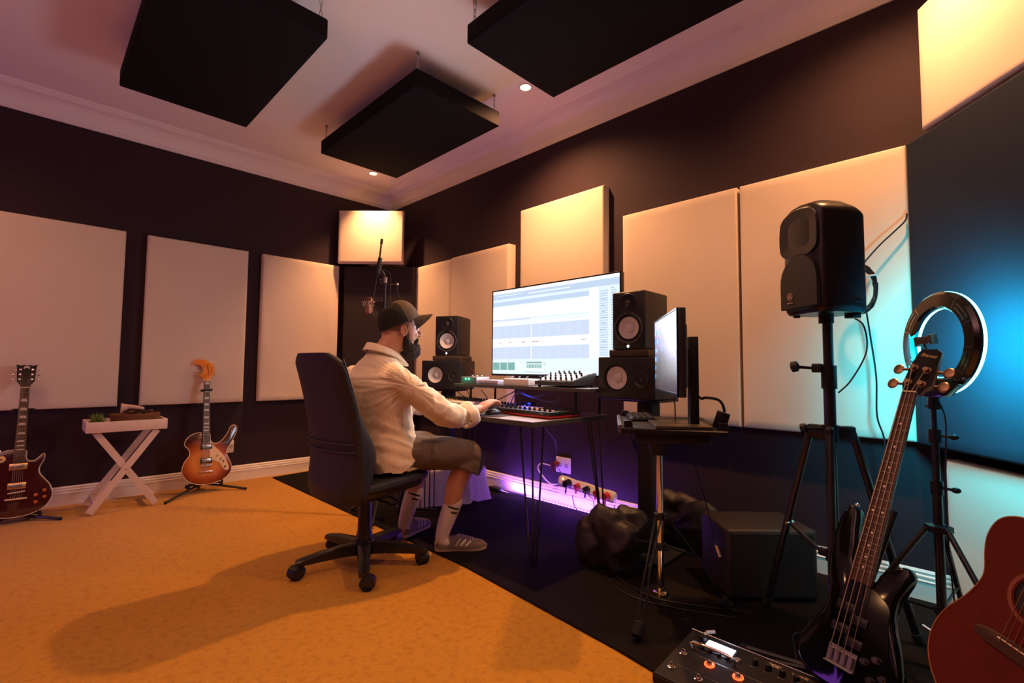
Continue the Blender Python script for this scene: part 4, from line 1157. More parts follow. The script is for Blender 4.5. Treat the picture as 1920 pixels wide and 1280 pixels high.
def body_with_binding(t, out, z0, z1, m, binding=None, bev=.006, top=None):
    bm = new(); prism(bm, out, z0, z1, bevel=bev, seg=3); b_ = obj('body', bm, m, t, angle=40)
    if binding:
        bm = new(); pts = [Vector((p[0], p[1], z1 - .0025)) for p in out]; pts.append(pts[0].copy()); pts.append(pts[1].copy())
        tube(bm, pts, .0024, 6); obj('binding', bm, binding, t)
    return b_
def burst(name, inner, outer, c, r0, r1, sx=1.0):
    """sunburst lacquer: the wood's own finish, clear in the middle and dark at the rim"""
    m = glossy(name, inner); nt = m.node_tree; N, L = nt.nodes, nt.links; b = N['Principled BSDF']
    tc = N.new('ShaderNodeTexCoord'); mp = N.new('ShaderNodeMapping'); mp.inputs['Location'].default_value = (-c[0] * sx, -c[1], 0); mp.inputs['Scale'].default_value = (sx, 1, 0)
    L.new(tc.outputs['Object'], mp.inputs[0]); vl = N.new('ShaderNodeVectorMath'); vl.operation = 'LENGTH'; L.new(mp.outputs[0], vl.inputs[0])
    rp = N.new('ShaderNodeValToRGB'); rp.color_ramp.elements[0].position = r0; rp.color_ramp.elements[0].color = (*inner, 1)
    rp.color_ramp.elements[1].position = r1; rp.color_ramp.elements[1].color = (*outer, 1)
    mid = rp.color_ramp.elements.new((r0 + r1) / 2); mid.color = (inner[0] * .55, inner[1] * .3, inner[2] * .3, 1)
    L.new(vl.outputs['Value'], rp.inputs[0]); L.new(rp.outputs[0], b.inputs['Base Color']); return m
def cm(pts, sub=5): return [(v.x, v.y) for v in catmull([(x, y, 0) for x, y in pts], sub, closed=True)]

# ---- dark red single-cutaway electric, bottom left
G1 = gframe((.378, -2.915, .045), (.97, 0, .2), (-.2, .012, .97))
g = thing('electric_guitar', 'dark red single-cutaway electric guitar with gold hardware at the left edge', 'guitar', mat4=G1)
out = cm([(0, 0), (-.07, .008), (-.135, .045), (-.168, .11), (-.158, .175), (-.122, .235), (-.108, .275), (-.118, .325), (-.118, .375), (-.085, .415), (-.035, .428), (.028, .420), (.032, .375), (.045, .352), (.075, .352), (.100, .378), (.114, .392), (.122, .378), (.116, .345), (.100, .305), (.104, .262), (.128, .225), (.160, .175), (.170, .11), (.138, .045), (.07, .008)])
body_with_binding(g, out, -.048, 0, glossy('wine_red_lacquer', (.050, .004, .006), .3), M_nut)
neck(g, .345, .838, .057, .043, 22, .628, .14, M_rose, .006, (3, 5, 7, 9, 12, 15, 17, 19), 'trap', glossy('neck_mahogany', (.05, .01, .008)))
hs = [(-.022, .838), (.022, .838), (.026, .865), (.043, .888), (.047, .985), (.052, 1.012), (.030, 1.004), (.012, 1.010), (0, 1.002), (-.012, 1.010), (-.030, 1.004), (-.052, 1.012), (-.047, .985), (-.043, .888), (-.026, .865)]
HM = T(0, .838, -.003) @ RX(R(-12)) @ T(0, -.838, 0)
bm = new(); prism(bm, hs, -.014, 0, HM, .002, 1); hd = obj('headstock', bm, glossy('black_lacquer', (.006, .005, .006), .1, .4), g)
for k, y in enumerate((.900, .935, .970)):
    for s in (-1, 1):
        bm_ = tuner(g, s * .030, y, s, -.003 - (y - .838) * .21, M_chrome, .026)
bm = new(); box(bm, (.026, .010, .0008), (0, .992, 0), M=HM @ T(0, 0, .001)); 
for s in (-1, 1): box(bm, (.007, .010, .0008), (s * .012, .984, .001), M=HM @ T(0, 0, 0))
obj('headstock_emblem', bm, M_pearl, hd)
bm = new(); box(bm, (.046, .004, .004), (0, .842, .004)); obj('brass_nut', bm, M_gold, g)
humbucker(g, 0, .318, .0); humbucker(g, 0, .195, .0)
bm = new(); cyl(bm, (-.040, .150, .012), (.040, .157, .012), .0055, n=12); cyl(bm, (-.036, .150, 0), (-.036, .150, .012), .005, n=10); cyl(bm, (.036, .157, 0), (.036, .157, .012), .005, n=10); obj('bridge', bm, M_chrome, g)
bm = new(); cyl(bm, (-.046, .112, .012), (.046, .112, .012), .007, n=12); sphere(bm, (-.046, .112, .012), .008, 10, 8); sphere(bm, (.046, .112, .012), .008, 10, 8); cyl(bm, (-.042, .112, 0), (-.042, .112, .012), .006, n=10); cyl(bm, (.042, .112, 0), (.042, .112, .012), .006, n=10); obj('tailpiece', bm, M_chrome, g)
M_amb = glossy('amber_knob', (.55, .16, .03)); knobs(g, [(.130, .150), (.090, .125), (.132, .108), (.092, .080)], 0, M_amb)
bm = new(); lathe(bm, [(.021, 0), (.021, .002), (.008, .003), (.006, .003)], 24, T(-.082, .372, 0)); cyl(bm, (-.082, .372, .002), (-.078, .378, .016), .003, .0045, 10); obj('toggle_switch', bm, mat('cream_plastic', (.75, .55, .25), .4), g)
strings(g, 6, .112, .050, .838, .035, .019, .012, [(s * .030, y, -.001 - (y - .838) * .21 + .006) for s, y in ((-1, .900), (-1, .935), (-1, .970), (1, .970), (1, .935), (1, .900))])
bm = new(); sphere(bm, (-.09, .425, -.022), (.006, .010, .006), 10, 8); obj('strap_button', bm, M_chrome, g)
# ---- sunburst guitar with a long horn
G2_ = gframe((.318, -1.845, .072), (.97, 0, .2), (-.2, .02, .97))
g = thing('electric_guitar', 'sunburst electric guitar with one long upswept horn, beside the folding tray table', 'guitar', mat4=G2_)
out = cm([(0, -.002), (-.07, .010), (-.130, .050), (-.160, .115), (-.148, .180), (-.112, .240), (-.118, .285), (-.146, .325), (-.130, .375), (-.085, .408), (-.030, .415), (.028, .400), (.034, .352), (.060, .322), (.092, .325), (.125, .352), (.158, .398), (.180, .448), (.205, .466), (.228, .450), (.228, .410), (.205, .352), (.170, .290), (.152, .245), (.165, .200), (.188, .140), (.186, .085), (.145, .035), (.07, .005)])
body_with_binding(g, out, -.046, 0, burst('sunburst_lacquer', (.62, .24, .05), (.055, .010, .006), (.0, .175, 0), .085, .20, .95), M_nut)
bm = new(); prism(bm, cm([(.030, .330), (.060, .300), (.118, .235), (.150, .175), (.170, .110), (.150, .095), (.125, .115), (.100, .160), (.055, .185), (.030, .190)]), .0002, .003, bevel=.001, seg=1); obj('pickguard', bm, mat('cream_guard', (.68, .52, .34), .4), g)
neck(g, .330, .842, .055, .042, 22, .628, .14, M_rose, .005, (1, 3, 5, 7, 9, 12, 15, 17, 19), 'block', glossy('neck_amber', (.35, .12, .03)))
hs = cm([(-.020, .842), (.020, .842), (.030, .868), (.050, .900), (.062, .945), (.052, .990), (.020, 1.022), (-.030, 1.040), (-.070, 1.036), (-.092, 1.012), (-.090, .990), (-.062, .992), (-.035, .975), (-.022, .945), (-.026, .920), (-.048, .900), (-.046, .884), (-.026, .870)], 4)
HM = T(0, .842, -.003) @ RX(R(-8)) @ T(0, -.842, 0)
bm = new(); prism(bm, hs, -.015, 0, HM, .003, 2); hd = obj('headstock', bm, glossy('amber_lacquer', (.72, .24, .03), .2), g)
bm = new(); 
for k in range(7): box(bm, (.007, .0075, .0006), (.016 - .0008 * k, .912 + .011 * k, .001), M=HM)
lt = obj('headstock_lettering', bm, mat('dark_ink', (.08, .02, .01), .5), hd); lt['kind'] = 'stuff'
for x, y, s in ((-.032, .905, -1), (-.030, .928, -1), (.040, .905, 1), (.048, .945, 1), (.045, .975, 1), (.020, 1.005, 1)):
    tuner(g, x, y, s, -.003 - (y - .842) * .14, M_gold, .020)
for y in (.300, .188): humbucker(g, .005, y, .0, .082, .042, M_blk)
bm = new(); cyl(bm, (-.034, .148, .008), (.046, .150, .008), .006, n=12); 
for k in range(6): box(bm, (.008, .014, .006), (-.024 + .012 * k, .149, .012), .001, 1)
obj('bridge', bm, M_chrome, g)
bm = new(); box(bm, (.100, .012, .012), (.005, .098, .008), .004, 2); obj('tailpiece', bm, M_chrome, g)
knobs(g, [(.085, .225), (.110, .195)], .003, M_chrome, .008, .014); knobs(g, [(.128, .170)], .003, M_blk, .007, .010)
bm = new(); cyl(bm, (.140, .125, .003), (.140, .125, .009), .007, n=14); obj('output_jack', bm, M_blk, g)
strings(g, 6, .098, .050, .842, .034, .017, .011, None, .003)
cap_ = thing('capo', 'black capo clamped across the neck of the sunburst guitar', 'capo', mat4=G2_)
bm = new(); box(bm, (.072, .016, .014), (0, .765, .016), .005, 2); box(bm, (.010, .014, .050), (-.034, .765, -.004), .004, 2); box(bm, (.010, .020, .030), (.036, .768, .006), .004, 2); obj('clamp', bm, M_blkm, cap_)
bm = new(); tube(bm, [(-.034, .765, -.028), (0, .765, -.034), (.03, .768, -.03)], .006, 8, 3); obj('lever', bm, M_blkm, cap_)

# guitar stands (floor based; world coordinates measured at the feet)
def gstand(label, c, face, yoke, cradle, feet, group):
    """c = hub on the floor plan; face = unit vector the guitar faces"""
    t = thing('guitar_stand', label, 'guitar stand', (c[0], c[1], 0), 0, group)
    c = Vector((c[0], c[1], 0)); hub = Vector(cradle) - c + Vector((-.06 * face[0], -.06 * face[1], -.01))
    top = Vector(yoke) - c
    bm = new(); tube(bm, [hub, top], .010, 10); obj('mast', bm, M_blkmetal, t)
    side = Vector((-face[1], face[0], 0))
    bm = new(); tube(bm, [top - side * .050 + Vector((face[0], face[1], 0)) * .035, top - side * .045, top, top + side * .045, top + side * .050 + Vector((face[0], face[1], 0)) * .035], .0085, 10, 3); obj('yoke', bm, M_rubber, t)
    for s in (-1, 1):
        a = hub + side * .02 * s; b_ = hub + side * .115 * s + Vector((face[0], face[1], 0)) * .02; d = b_ + Vector((face[0], face[1], 0)) * .085; e = d + Vector((face[0] * .01, face[1] * .01, .035))
        bm = new(); tube(bm, [a, b_, d, e], .0085, 10, 3); obj('cradle_arm', bm, M_rubber, t)
    for f in feet:
        f = Vector((f[0], f[1], .011)) - c
        bm = new(); tube(bm, [hub, Vector((hub.x * .6 + f.x * .4, hub.y * .6 + f.y * .4, max(.012, hub.z * .75))), f], .0095, 10, 2); lg = obj('leg', bm, M_blkmetal, t)
        bm = new(); sphere(bm, f, .012, 10, 8); obj('rubber_foot', bm, M_rubber, lg)
    return t
gstand('black guitar stand under the sunburst guitar, front legs splayed on the carpet', (.24, -1.84), (1, 0), (.172, -1.832, .705), (.27, -1.842, .068), ((.478, -2.132), (.417, -1.575), (.10, -1.84)), 'black guitar stands by the left wall')
gstand('black guitar stand under the dark red guitar at the left edge', (.30, -2.915), (1, 0), (.222, -2.905, .72), (.33, -2.915, .045), ((.52, -3.18), (.46, -2.70), (.12, -2.91)), 'black guitar stands by the left wall')
# ---- black bass, foreground right
BG = gframe((4.502, -1.119, .172), (-.30, -.86, .42), (.175, .394, .902))
g = thing('bass_guitar', 'glossy black four-string bass guitar leaning in the right foreground', 'guitar', mat4=BG)
out = cm([(.005, -.105), (-.075, -.100), (-.125, -.068), (-.138, -.020), (-.118, .045), (-.090, .095), (-.088, .150), (-.104, .215), (-.116, .300), (-.112, .385), (-.098, .435), (-.078, .448), (-.058, .425), (-.050, .372), (-.040, .320), (-.031, .262), (.030, .235), (.040, .258), (.062, .285), (.092, .305), (.112, .302), (.120, .280), (.112, .245), (.098, .195), (.100, .140), (.122, .085), (.150, .010), (.148, -.050), (.112, -.088), (.06, -.102)])
out = [(x, y) for x, y in out]
body_with_binding(g, out, -.045, 0, glossy('black_gloss', (.003, .003, .004), .1, .35, .07), None, .012)
neck(g, .215, .862, .064, .043, 21, .864, 0, M_rose, .006, (3, 5, 7, 9, 12, 15, 17, 19, 21), 'dot', M_maple)
hs = [(-.024, .862), (.026, .862), (.034, .885), (.050, .900), (.048, 1.030), (.030, 1.046), (-.012, 1.046), (-.020, 1.035), (-.030, .985), (-.036, .900)]
HM = T(0, .862, -.002) @ RX(R(-8)) @ T(0, -.862, 0)
bm = new(); prism(bm, hs, -.016, -.0015, HM, .002, 1); hd = obj('headstock', bm, M_maple, g)
bm = new(); prism(bm, [(x * .985, .862 + (y - .862) * .995) for x, y in hs], -.0015, .0008, HM); obj('headstock_face', bm, glossy('black_face', (.008, .008, .009)), hd)
text('headstock_lettering', 'Ibanez', .019, mat('gold_ink', (.62, .42, .22), .35, metal=.6), hd, HM @ T(.012, 1.018, .001) @ RZ(R(-12)), .0003, shear=.3)
tn = [(-.018, .905, -1), (-.016, .965, -1), (.022, .900, 1), (.024, .955, 1)]
M_brz = mat('bronze_tuner', (.42, .26, .14), .3, metal=.9)
for x, y, s in tn: tuner(g, x, y, s, -.001 - (y - .862) * .14, M_brz, .040, True)
strings(g, 4, .0, .057, .862, .034, .016, .013, [(tn[0][0], tn[0][1], .004), (tn[1][0], tn[1][1], -.002), (tn[3][0], tn[3][1], -.002), (tn[2][0], tn[2][1], .004)], 0, .0010, .0019)
bm = new(); box(bm, (.080, .055, .004), (.0, -.012, .002), .001, 1); 
for k in range(4): box(bm, (.014, .036, .010), (-.0285 + .019 * k, -.012, .009), .002, 1)
box(bm, (.080, .004, .016), (0, -.038, .008), .001, 1); obj('bridge', bm, M_steel, g)
for y0, dx in ((.120, .0), (.055, .0)):
    for k in (-1, 1):
        bm = new(); box(bm, (.050, .026, .009), (dx + k * .022, y0 - k * .013, .004), .003, 2); obj('pickup', bm, M_blk, g)
bm = new(); prism(bm, cm([(-.04, .20), (.02, .215), (.085, .18), (.095, .13), (.11, .06), (.115, -.02), (.08, -.05), (.05, -.03), (.045, .05), (.02, .08), (-.045, .085)]), .0003, .003, bevel=.001, seg=1); obj('pickguard', bm, glossy('black_guard', (.004, .004, .005), .1, .3, .08), g)
knobs(g, [(.060, .010), (.088, .028), (.085, -.030), (.112, -.012)], .002, M_chrome, .0105, .016)
bm = new(); sphere(bm, (-.080, .446, -.022), (.008, .014, .008), 12, 8); sphere(bm, (.02, -.128, -.022), (.008, .014, .008), 12, 8); obj('strap_button', bm, M_chrome, g)
# its stand: low black tube stand, one knob-tipped arm reaching out over the rug
t = thing('guitar_stand', 'low black stand cradling the bass, its knob-ended legs on the rug', 'guitar stand', (4.46, -1.02, 0))
loc = lambda x, y, z: (x - 4.46, y + 1.02, z)
bm = new(); tube(bm, [loc(4.46, -1.00, .03), loc(4.52, -.93, .25), loc(4.60, -.80, .55)], .011, 10, 3); obj('mast', bm, M_blkmetal, t)
for s, a, b_ in ((-1, (4.41, -1.20), (4.18, -1.02)), (1, (4.60, -1.17), (4.72, -.96))):
    bm = new(); tube(bm, [loc(4.46, -1.0, .035), loc(a[0], a[1] + .08, .038), loc(a[0], a[1], .050), loc(a[0], a[1] - .02, .085)], .010, 10, 3); obj('cradle_arm', bm, M_blkmetal, t)
    bm = new(); tube(bm, [loc(4.46, -.99, .035), loc(b_[0], b_[1], .024)], .010, 10); lg = obj('leg', bm, M_blkmetal, t)
    bm = new(); sphere(bm, loc(b_[0], b_[1], .024), .0145, 14, 10); obj('ball_foot', bm, M_rubber, lg)
bm = new(); tube(bm, [loc(4.46, -.99, .035), loc(4.24, -1.05, .022)], .008, 10); obj('leg', bm, M_blkmetal, t)

# ---- red-brown acoustic, cut by the right edge
n_ = Vector((-.6, -.75, .27)).normalized(); y_ = Vector((.3, .1, .95)); y_ = (y_ - n_ * y_.dot(n_)).normalized(); x_ = y_.cross(n_)
Oa = Vector((4.80, -1.3, .40)) + x_ * .084 + y_ * .033
AG = gframe(Oa, n_, y_)      # origin on the bridge
g = thing('acoustic_guitar', 'red-brown acoustic guitar cut off by the bottom right corner', 'guitar', mat4=AG)
M_mah = mat('mahogany_top', (.105, .012, .005), .42, var=.22, scale=9, stretch=(16, 1, 1), spec=.25)
hl_ = [(0, -.205), (.060, -.203), (.120, -.180), (.160, -.130), (.172, -.070), (.160, -.010), (.132, .045), (.116, .095), (.116, .125), (.130, .165), (.137, .205), (.128, .245), (.100, .268), (.05, .278), (0, .280)]
oa = cm(hl_ + [(-x, y) for x, y in hl_[-2:0:-1]], 4)
bm = new(); prism(bm, oa, -.095, -.001, bevel=.003, seg=1); bd = obj('body', bm, mat('mahogany_sides', (.10, .018, .010), .35, var=.2, coat=.4), g, angle=40)
# soundboard with a real opening
bm = new(); vo = [bm.verts.new((x, y, 0)) for x, y in oa]; n2 = len(vo); SHY = .118
vi = [bm.verts.new((.048 * math.cos(2 * PI * i / 40), SHY + .048 * math.sin(2 * PI * i / 40), 0)) for i in range(40)]
es = [bm.edges.new((vo[i], vo[(i + 1) % n2])) for i in range(n2)] + [bm.edges.new((vi[i], vi[(i + 1) % 40])) for i in range(40)]
bmesh.ops.triangle_fill(bm, use_beauty=True, use_dissolve=False, edges=es, normal=(0, 0, 1))
for f in bm.faces:
    if f.normal.z < 0: f.normal_flip()
bmesh.ops.solidify(bm, geom=bm.faces[:], thickness=-.0028)
obj('soundboard', bm, M_mah, g, angle=30)
bm = new(); pts = [Vector((x, y, .002)) for x, y in oa]; pts += [pts[0].copy(), pts[1].copy()]; tube(bm, pts, .0020, 6); obj('binding', bm, mat('binding_brown', (.35, .14, .06), .5), g)
bm = new(); annulus(bm, .052, .060, .0028, .0036, 48, T(0, SHY, 0)); obj('rosette', bm, mat('rosette_wood', (.22, .06, .03), .5), g)
bm = new(); cyl(bm, (0, SHY, -.0009), (0, SHY, -.0004), .0475, n=40); obj('soundhole_shade_disc', bm, M_blkm, g)  # matte black disc stands in for the shade inside the body
bm = new(); prism(bm, cm([(-.085, -.012), (-.05, -.019), (.05, -.019), (.085, -.012), (.085, .004), (.04, .014), (-.04, .014), (-.085, .004)], 3), .0028, .0105, bevel=.003, seg=2); br = obj('bridge', bm, M_rose, g)
bm = new(); box(bm, (.076, .003, .004), (0, .006, .0120), .001, 1); obj('saddle', bm, M_nut, br)
neck(g, .175, .46, .056, .044, 20, .60, 0, M_rose, .006, (5, 7, 9, 12), 'dot', mat('neck_wood', (.14, .04, .02), .4), 0)
bm = new(); prism(bm, [(-.022, .46), (.022, .46), (.036, .49), (.034, .62), (-.034, .62), (-.036, .49)], -.014, .002, bevel=.002); obj('headstock', bm, M_rose, g)
M_string = mat('bronze_string', (.30, .14, .06), .5, metal=.8)
strings(g, 6, .0, .060, .46, .036, .014, .011, None, 0, .0007, .0012)

_cr = AG @ Vector((0, -.207, -.045)); _yk = AG @ Vector((0, .30, -.030)); _fc = Vector((n_.x, n_.y, 0)).normalized()
_c0 = Vector((_cr.x, _cr.y, 0)) - _fc * .06
_sd = Vector((-_fc.y, _fc.x, 0))
gstand('black guitar stand under the red-brown acoustic guitar, below the picture edge', (_c0.x, _c0.y), (_fc.x, _fc.y), tuple(_yk), (_cr.x, _cr.y, _cr.z), [tuple((_c0 + _fc * .16 + _sd * .17)[:2]), tuple((_c0 + _fc * .16 - _sd * .17)[:2]), tuple((_c0 - _fc * .17)[:2])], 'guitar stands in the right foreground')
# ------------------------------------------------------------------ folding tray table with its basket
M_tw = mat('white_painted_wood', (.66, .54, .50), .6, var=.05, scale=8, stretch=(1, 8, 1))
t = thing('tray_table', 'white wooden butler tray on crossed folding legs between the two left guitars', 'table', (.345, -2.375, 0))
lx = lambda x: x - .345
ly = lambda y: y + 2.375
zb, zt = .560, .633
bm = new(); box2(bm, (-.155, -.215, zb + .004), (.155, .215, zb + .012)); tr_ = obj('tray_bottom', bm, M_tw, t)
for a, b_ in (((.145, -.228), (.160, .228)), ((-.160, -.228), (-.145, .228))):
    bm = new(); box2(bm, (a[0], a[1], zb), (b_[0], b_[1], zt), .003, 2); obj('tray_side', bm, M_tw, t)
for s in (-1, 1):
    bm = new(); box2(bm, (-.145, s * .213, zb), (.145, s * .228, zt), .003, 2); obj('tray_side', bm, M_tw, t)
def plank(a, b_, w, th, face=(1, 0, 0)):
    a, b_ = Vector(a), Vector(b_); d = (b_ - a).normalized(); f = Vector(face); s = d.cross(f).normalized(); bm = new()
    ring_loft(bm, [[p + s * (w / 2) * i + f * (th / 2) * j for i, j in ((-1, -1), (1, -1), (1, 1), (-1, 1))] for p in (a, b_)]); bmesh.ops.recalc_face_normals(bm, faces=bm.faces); return bm
for x, dx in ((.132, .0), (-.150, .0)):
    s = 1
    obj('leg', plank((x, -.185, .018), (x, .170, zb - .004), .042, .018), M_tw, t)
    obj('leg', plank((x - .019, .185, .018), (x - .019, -.170, zb - .004), .042, .018), M_tw, t)
bm = new(); box2(bm, (-.15, -.17, .05), (.13, -.155, .095), .002, 1); obj('stretcher', bm, M_tw, t)
bm = new(); box2(bm, (-.165, .155, .05), (.11, .17, .095), .002, 1); obj('stretcher', bm, M_tw, t)
for x in (.143,):
    bm = new(); cyl(bm, (x - .004, .0, .290), (x + .002, .0, .290), .005, n=10); obj('pivot_bolt', bm, M_steel, t)
# basket: woven from round canes
M_wick = mat('wicker', (.22, .085, .030), .7, var=.4, scale=60, bump=.3, bscale=300)
t = thing('wicker_basket', 'shallow brown woven basket on the white tray', 'basket', (.345, -2.32, zb + .0125))
for k in range(13):
    z = .010 + .0072 * k; f = 1 + .012 * k
    pts = []
    for i in range(49):
        a = 2 * PI * (i % 48) / 48
        wv_ = .0022 * (1 if (i + k) % 2 else -1)
        pts.append(((.098 + wv_) * f * math.cos(a), (.128 + wv_) * f * math.sin(a), z))
    bm = new(); tube(bm, pts, .0040, 6); obj('cane', bm, M_wick, t)
for i in range(24):
    a = 2 * PI * i / 24; c_, s_ = math.cos(a), math.sin(a)
    bm = new(); tube(bm, [(.098 * c_, .128 * s_, .002), (.112 * c_, .146 * s_, .100)], .0026, 6); obj('stake', bm, M_wick, t)
bm = new(); lathe(bm, [(0, .002), (1, .002), (1.0, .006), (0, .006)], 40, Matrix.Diagonal((.096, .126, 1, 1))); obj('bottom', bm, M_wick, t)
# things in the basket and on the tray
def cloth_lump(name, label, cat, c, r, seed, m, vox=.006, n=7, group=None):
    rnd = random.Random(seed); bm = new()
    for k in range(n):
        sphere(bm, (c[0] + r[0] * (rnd.random() - .5), c[1] + r[1] * (rnd.random() - .5), c[2] + r[2] * (.3 + .5 * rnd.random())), (r[0] * (.3 + .2 * rnd.random()), r[1] * (.3 + .2 * rnd.random()), r[2] * (.25 + .25 * rnd.random())), 12, 8)
    b = remesh(bm, vox, 3); b.normal_update(); off = Vector((seed, seed * 1.7, 0))
    for v in b.verts: v.co += v.normal * (r[2] * .13 * (1 - abs(noise.noise(v.co * (1.6 / max(r)) * 2 + off)) * 3)); v.co.z = max(v.co.z, c[2] + .001)
    return tag(obj(name, b, m, angle=180), label, cat, group)
bm = new()
caps(bm, [(.33, -2.385, .722), (.34, -2.335, .717), (.35, -2.28, .705)], [.020, .016, .012], 12)
rings = []
for k in range(7):
    f = k / 6; r_ = .020 + .018 * (1 - f) ** 1.5
    rings.append([Vector((.335 + r_ * .8 * math.cos(2 * PI * i / 20), -2.405 + .040 * f, .712 + .006 * f + r_ * math.sin(2 * PI * i / 20))) for i in range(20)])
ring_loft(bm, rings, False, True); bmesh.ops.recalc_face_normals(bm, faces=bm.faces)
tag(obj('megaphone_toy', bm, mat('pink_cloth', (.62, .42, .36), .7)), 'pale pink bell-shaped cloth roll sticking out of the basket', 'cloth roll')
for i, (y, yw, pt) in enumerate(((-2.30, 20, 12), (-2.27, -25, 8), (-2.335, 60, 14))):
    bm = new(); box(bm, (.035, .115, .016), (0, 0, 0), .006, 2, M=Matrix.Translation((.335, y, (.668 + .012 * i))) @ RZ(R(yw)) @ RX(R(pt)))
    tag(obj('leather_case', bm, mat('dark_leather', (.055 + .02 * i, .028, .016), .5, var=.2)), ('dark leather pouch lying crosswise in the basket', 'slim brown case leaning in the basket right end', 'dark case standing askew in the basket, topmost')[i], 'case')
# green tufted bundle: many fibres
rnd = random.Random(5); bm = new()
for k in range(260):
    a = rnd.random() * 2 * PI; e = rnd.random() * PI / 2; r_ = .020
    base_ = Vector((.355 + (rnd.random() - .5) * .10, -2.535 + (rnd.random() - .5) * .045, zb + .013 + .03 * rnd.random()))
    d = Vector((math.cos(a) * math.cos(e), math.sin(a) * math.cos(e) * .5, math.sin(e) + .5)).normalized()
    p1 = base_ + d * (.055 + .035 * rnd.random()); p1.y = max(-2.582, min(-2.47, p1.y))
    tube(bm, [base_, base_.lerp(p1, .6) + Vector((0, 0, .008)), p1], .0016, 4)
tag(obj('moss_bundle', bm, mat('moss_green', (.16, .22, .035), .9, var=.5, scale=80)), 'green tufted moss-like bundle at the left end of the white tray', 'plant bundle', kind='stuff')
# ------------------------------------------------------------------ sockets and switches
def socket(label, M, w=.12, h=.075, m=M_white):
    t = thing('wall_socket', label, 'socket', mat4=M)      # local x across, z up, front -y
    bm = new(); box(bm, (w, .008, h), (0, -.004, 0), .003, 2); obj('plate', bm, m, t)
    for k in (-1, 1):
        bm = new(); cyl(bm, (k * w * .22, -.0082, 0), (k * w * .22, -.0095, 0), .019, n=24); obj('socket_face', bm, mat('socket_grey', (.5, .48, .47), .4), t)
        for dx, dz in ((-.007, -.004), (.007, -.004), (0, .008)):
            bm = new(); cyl(bm, (k * w * .22 + dx, -.0096, dz), (k * w * .22 + dx, -.0099, dz), .0025, n=8); obj('hole', bm, M_blk, t)
    return t
socket('white wall socket low on the left wall behind the sunburst guitar horn', T(.0005, -1.60, .31) @ RZ(R(90)), .075, .11)
socket('double wall socket under the desk with a red plug in it', T(2.53, -.0005, .300), .14, .115)
# ------------------------------------------------------------------ microphone stand behind the man
t = thing('microphone_stand', 'black boom microphone stand rising behind the man in front of the corner', 'microphone stand', (1.835, -1.145, 0))
def L3(x, y, z): return (x - 1.835, y + 1.145, z)
def Zp(dx, z): return (dx * .708, dx * .706, z)     # offset dx to the right as seen across the room
bm = new(); cyl(bm, (0, 0, .12), (0, 0, 1.66), .0095, n=12); obj('pole', bm, M_blkmetal, t)
bm = new(); cyl(bm, (0, 0, .10), (0, 0, .92), .0125, n=12); obj('lower_pole', bm, M_blkmetal, t)
for k in range(3):
    a = R(-40 + 120 * k); bm = new(); tube(bm, [(0.02 * math.cos(a), 0.02 * math.sin(a), .16), (.24 * math.cos(a), .24 * math.sin(a), .022)], .008, 8); lg = obj('leg', bm, M_blkmetal, t)
    bm = new(); sphere(bm, (.24 * math.cos(a), .24 * math.sin(a), .0235), .0135, 10, 8); obj('rubber_foot', bm, M_rubber, lg)
bm = new(); lathe(bm, [(.013, .14), (.022, .15), (.022, .19), (.013, .20)], 16); obj('leg_collar', bm, M_blk, t)
bm = new(); tube(bm, [Zp(0, 1.655), Zp(-.012, 1.690), Zp(-.048, 1.715)], .010, 10, 3); cyl(bm, Zp(-.055, 1.685), Zp(-.045, 1.745), .020, n=14); obj('swivel', bm, M_blk, t)
bm = new(); cyl(bm, Zp(-.050, 1.715), Zp(-.038, 1.80), .0155, .014, 12); obj('counter_grip', bm, M_rubber, t)
bm = new(); tube(bm, [Zp(-.090, 1.475), Zp(-.052, 1.70), Zp(-.030, 1.93)], .0065, 10); cyl(bm, Zp(-.033, 1.90), Zp(-.029, 1.935), .0095, n=12); obj('boom', bm, M_blkmetal, t)
bm = new(); cyl(bm, Zp(0, 1.62), Zp(.0, 1.66), .016, n=12); sphere(bm, Zp(-.004, 1.635), .012, 10, 8); obj('clutch', bm, M_steel, t)
bm = new(); box(bm, (.022, .022, .03), Zp(-.03, 1.63), .004, 2); tube(bm, [Zp(-.02, 1.63), Zp(0, 1.625)], .004, 6); obj('cable_clip', bm, M_blk, t)
bm = new(); tube(bm, [Zp(.0, 1.612), Zp(.085, 1.610)], .003, 6); sphere(bm, Zp(.088, 1.612), .010, 10, 8); obj('side_arm', bm, M_steel, t)
mic = thing('condenser_microphone', 'copper-toned studio microphone hanging upside down in a wire cradle', 'microphone', L3(1.835, -1.145, 0) and (1.835 - .105 * .708, -1.145 - .105 * .706, 1.40))
bm = new(); lathe(bm, [(0, .0), (.020, .003), (.026, .015), (.026, .050), (.024, .056)], 24); obj('grille', bm, mat('copper_mesh', (.42, .20, .14), .4, metal=.8, bump=.4, bscale=900), mic)
bm = new(); lathe(bm, [(.0255, .056), (.0255, .11), (.018, .118), (0, .118)], 24); obj('body', bm, mat('copper_body', (.35, .17, .11), .3, metal=.9), mic)
for z, r_ in ((.058, .044), (.083, .048)):
    bm = new(); pts = [(r_ * math.cos(a), r_ * math.sin(a), z) for a in [2 * PI * i / 24 for i in range(26)]]; tube(bm, pts, .0028, 6); obj('cradle_ring', bm, M_chrome, mic)
for k in range(6):
    a = 2 * PI * k / 6; bm = new(); tube(bm, [(.027 * math.cos(a), .027 * math.sin(a), .062), (.046 * math.cos(a + .4), .046 * math.sin(a + .4), .083), (.044 * math.cos(a + .5), .044 * math.sin(a + .5), .058)], .0018, 6); obj('cradle_wire', bm, M_chrome, mic)
t = thing('pop_filter', 'round black pop filter, half hidden by the man cap', 'pop filter', (1.835 - .03 * .708, -1.145 - .03 * .706, 1.43))
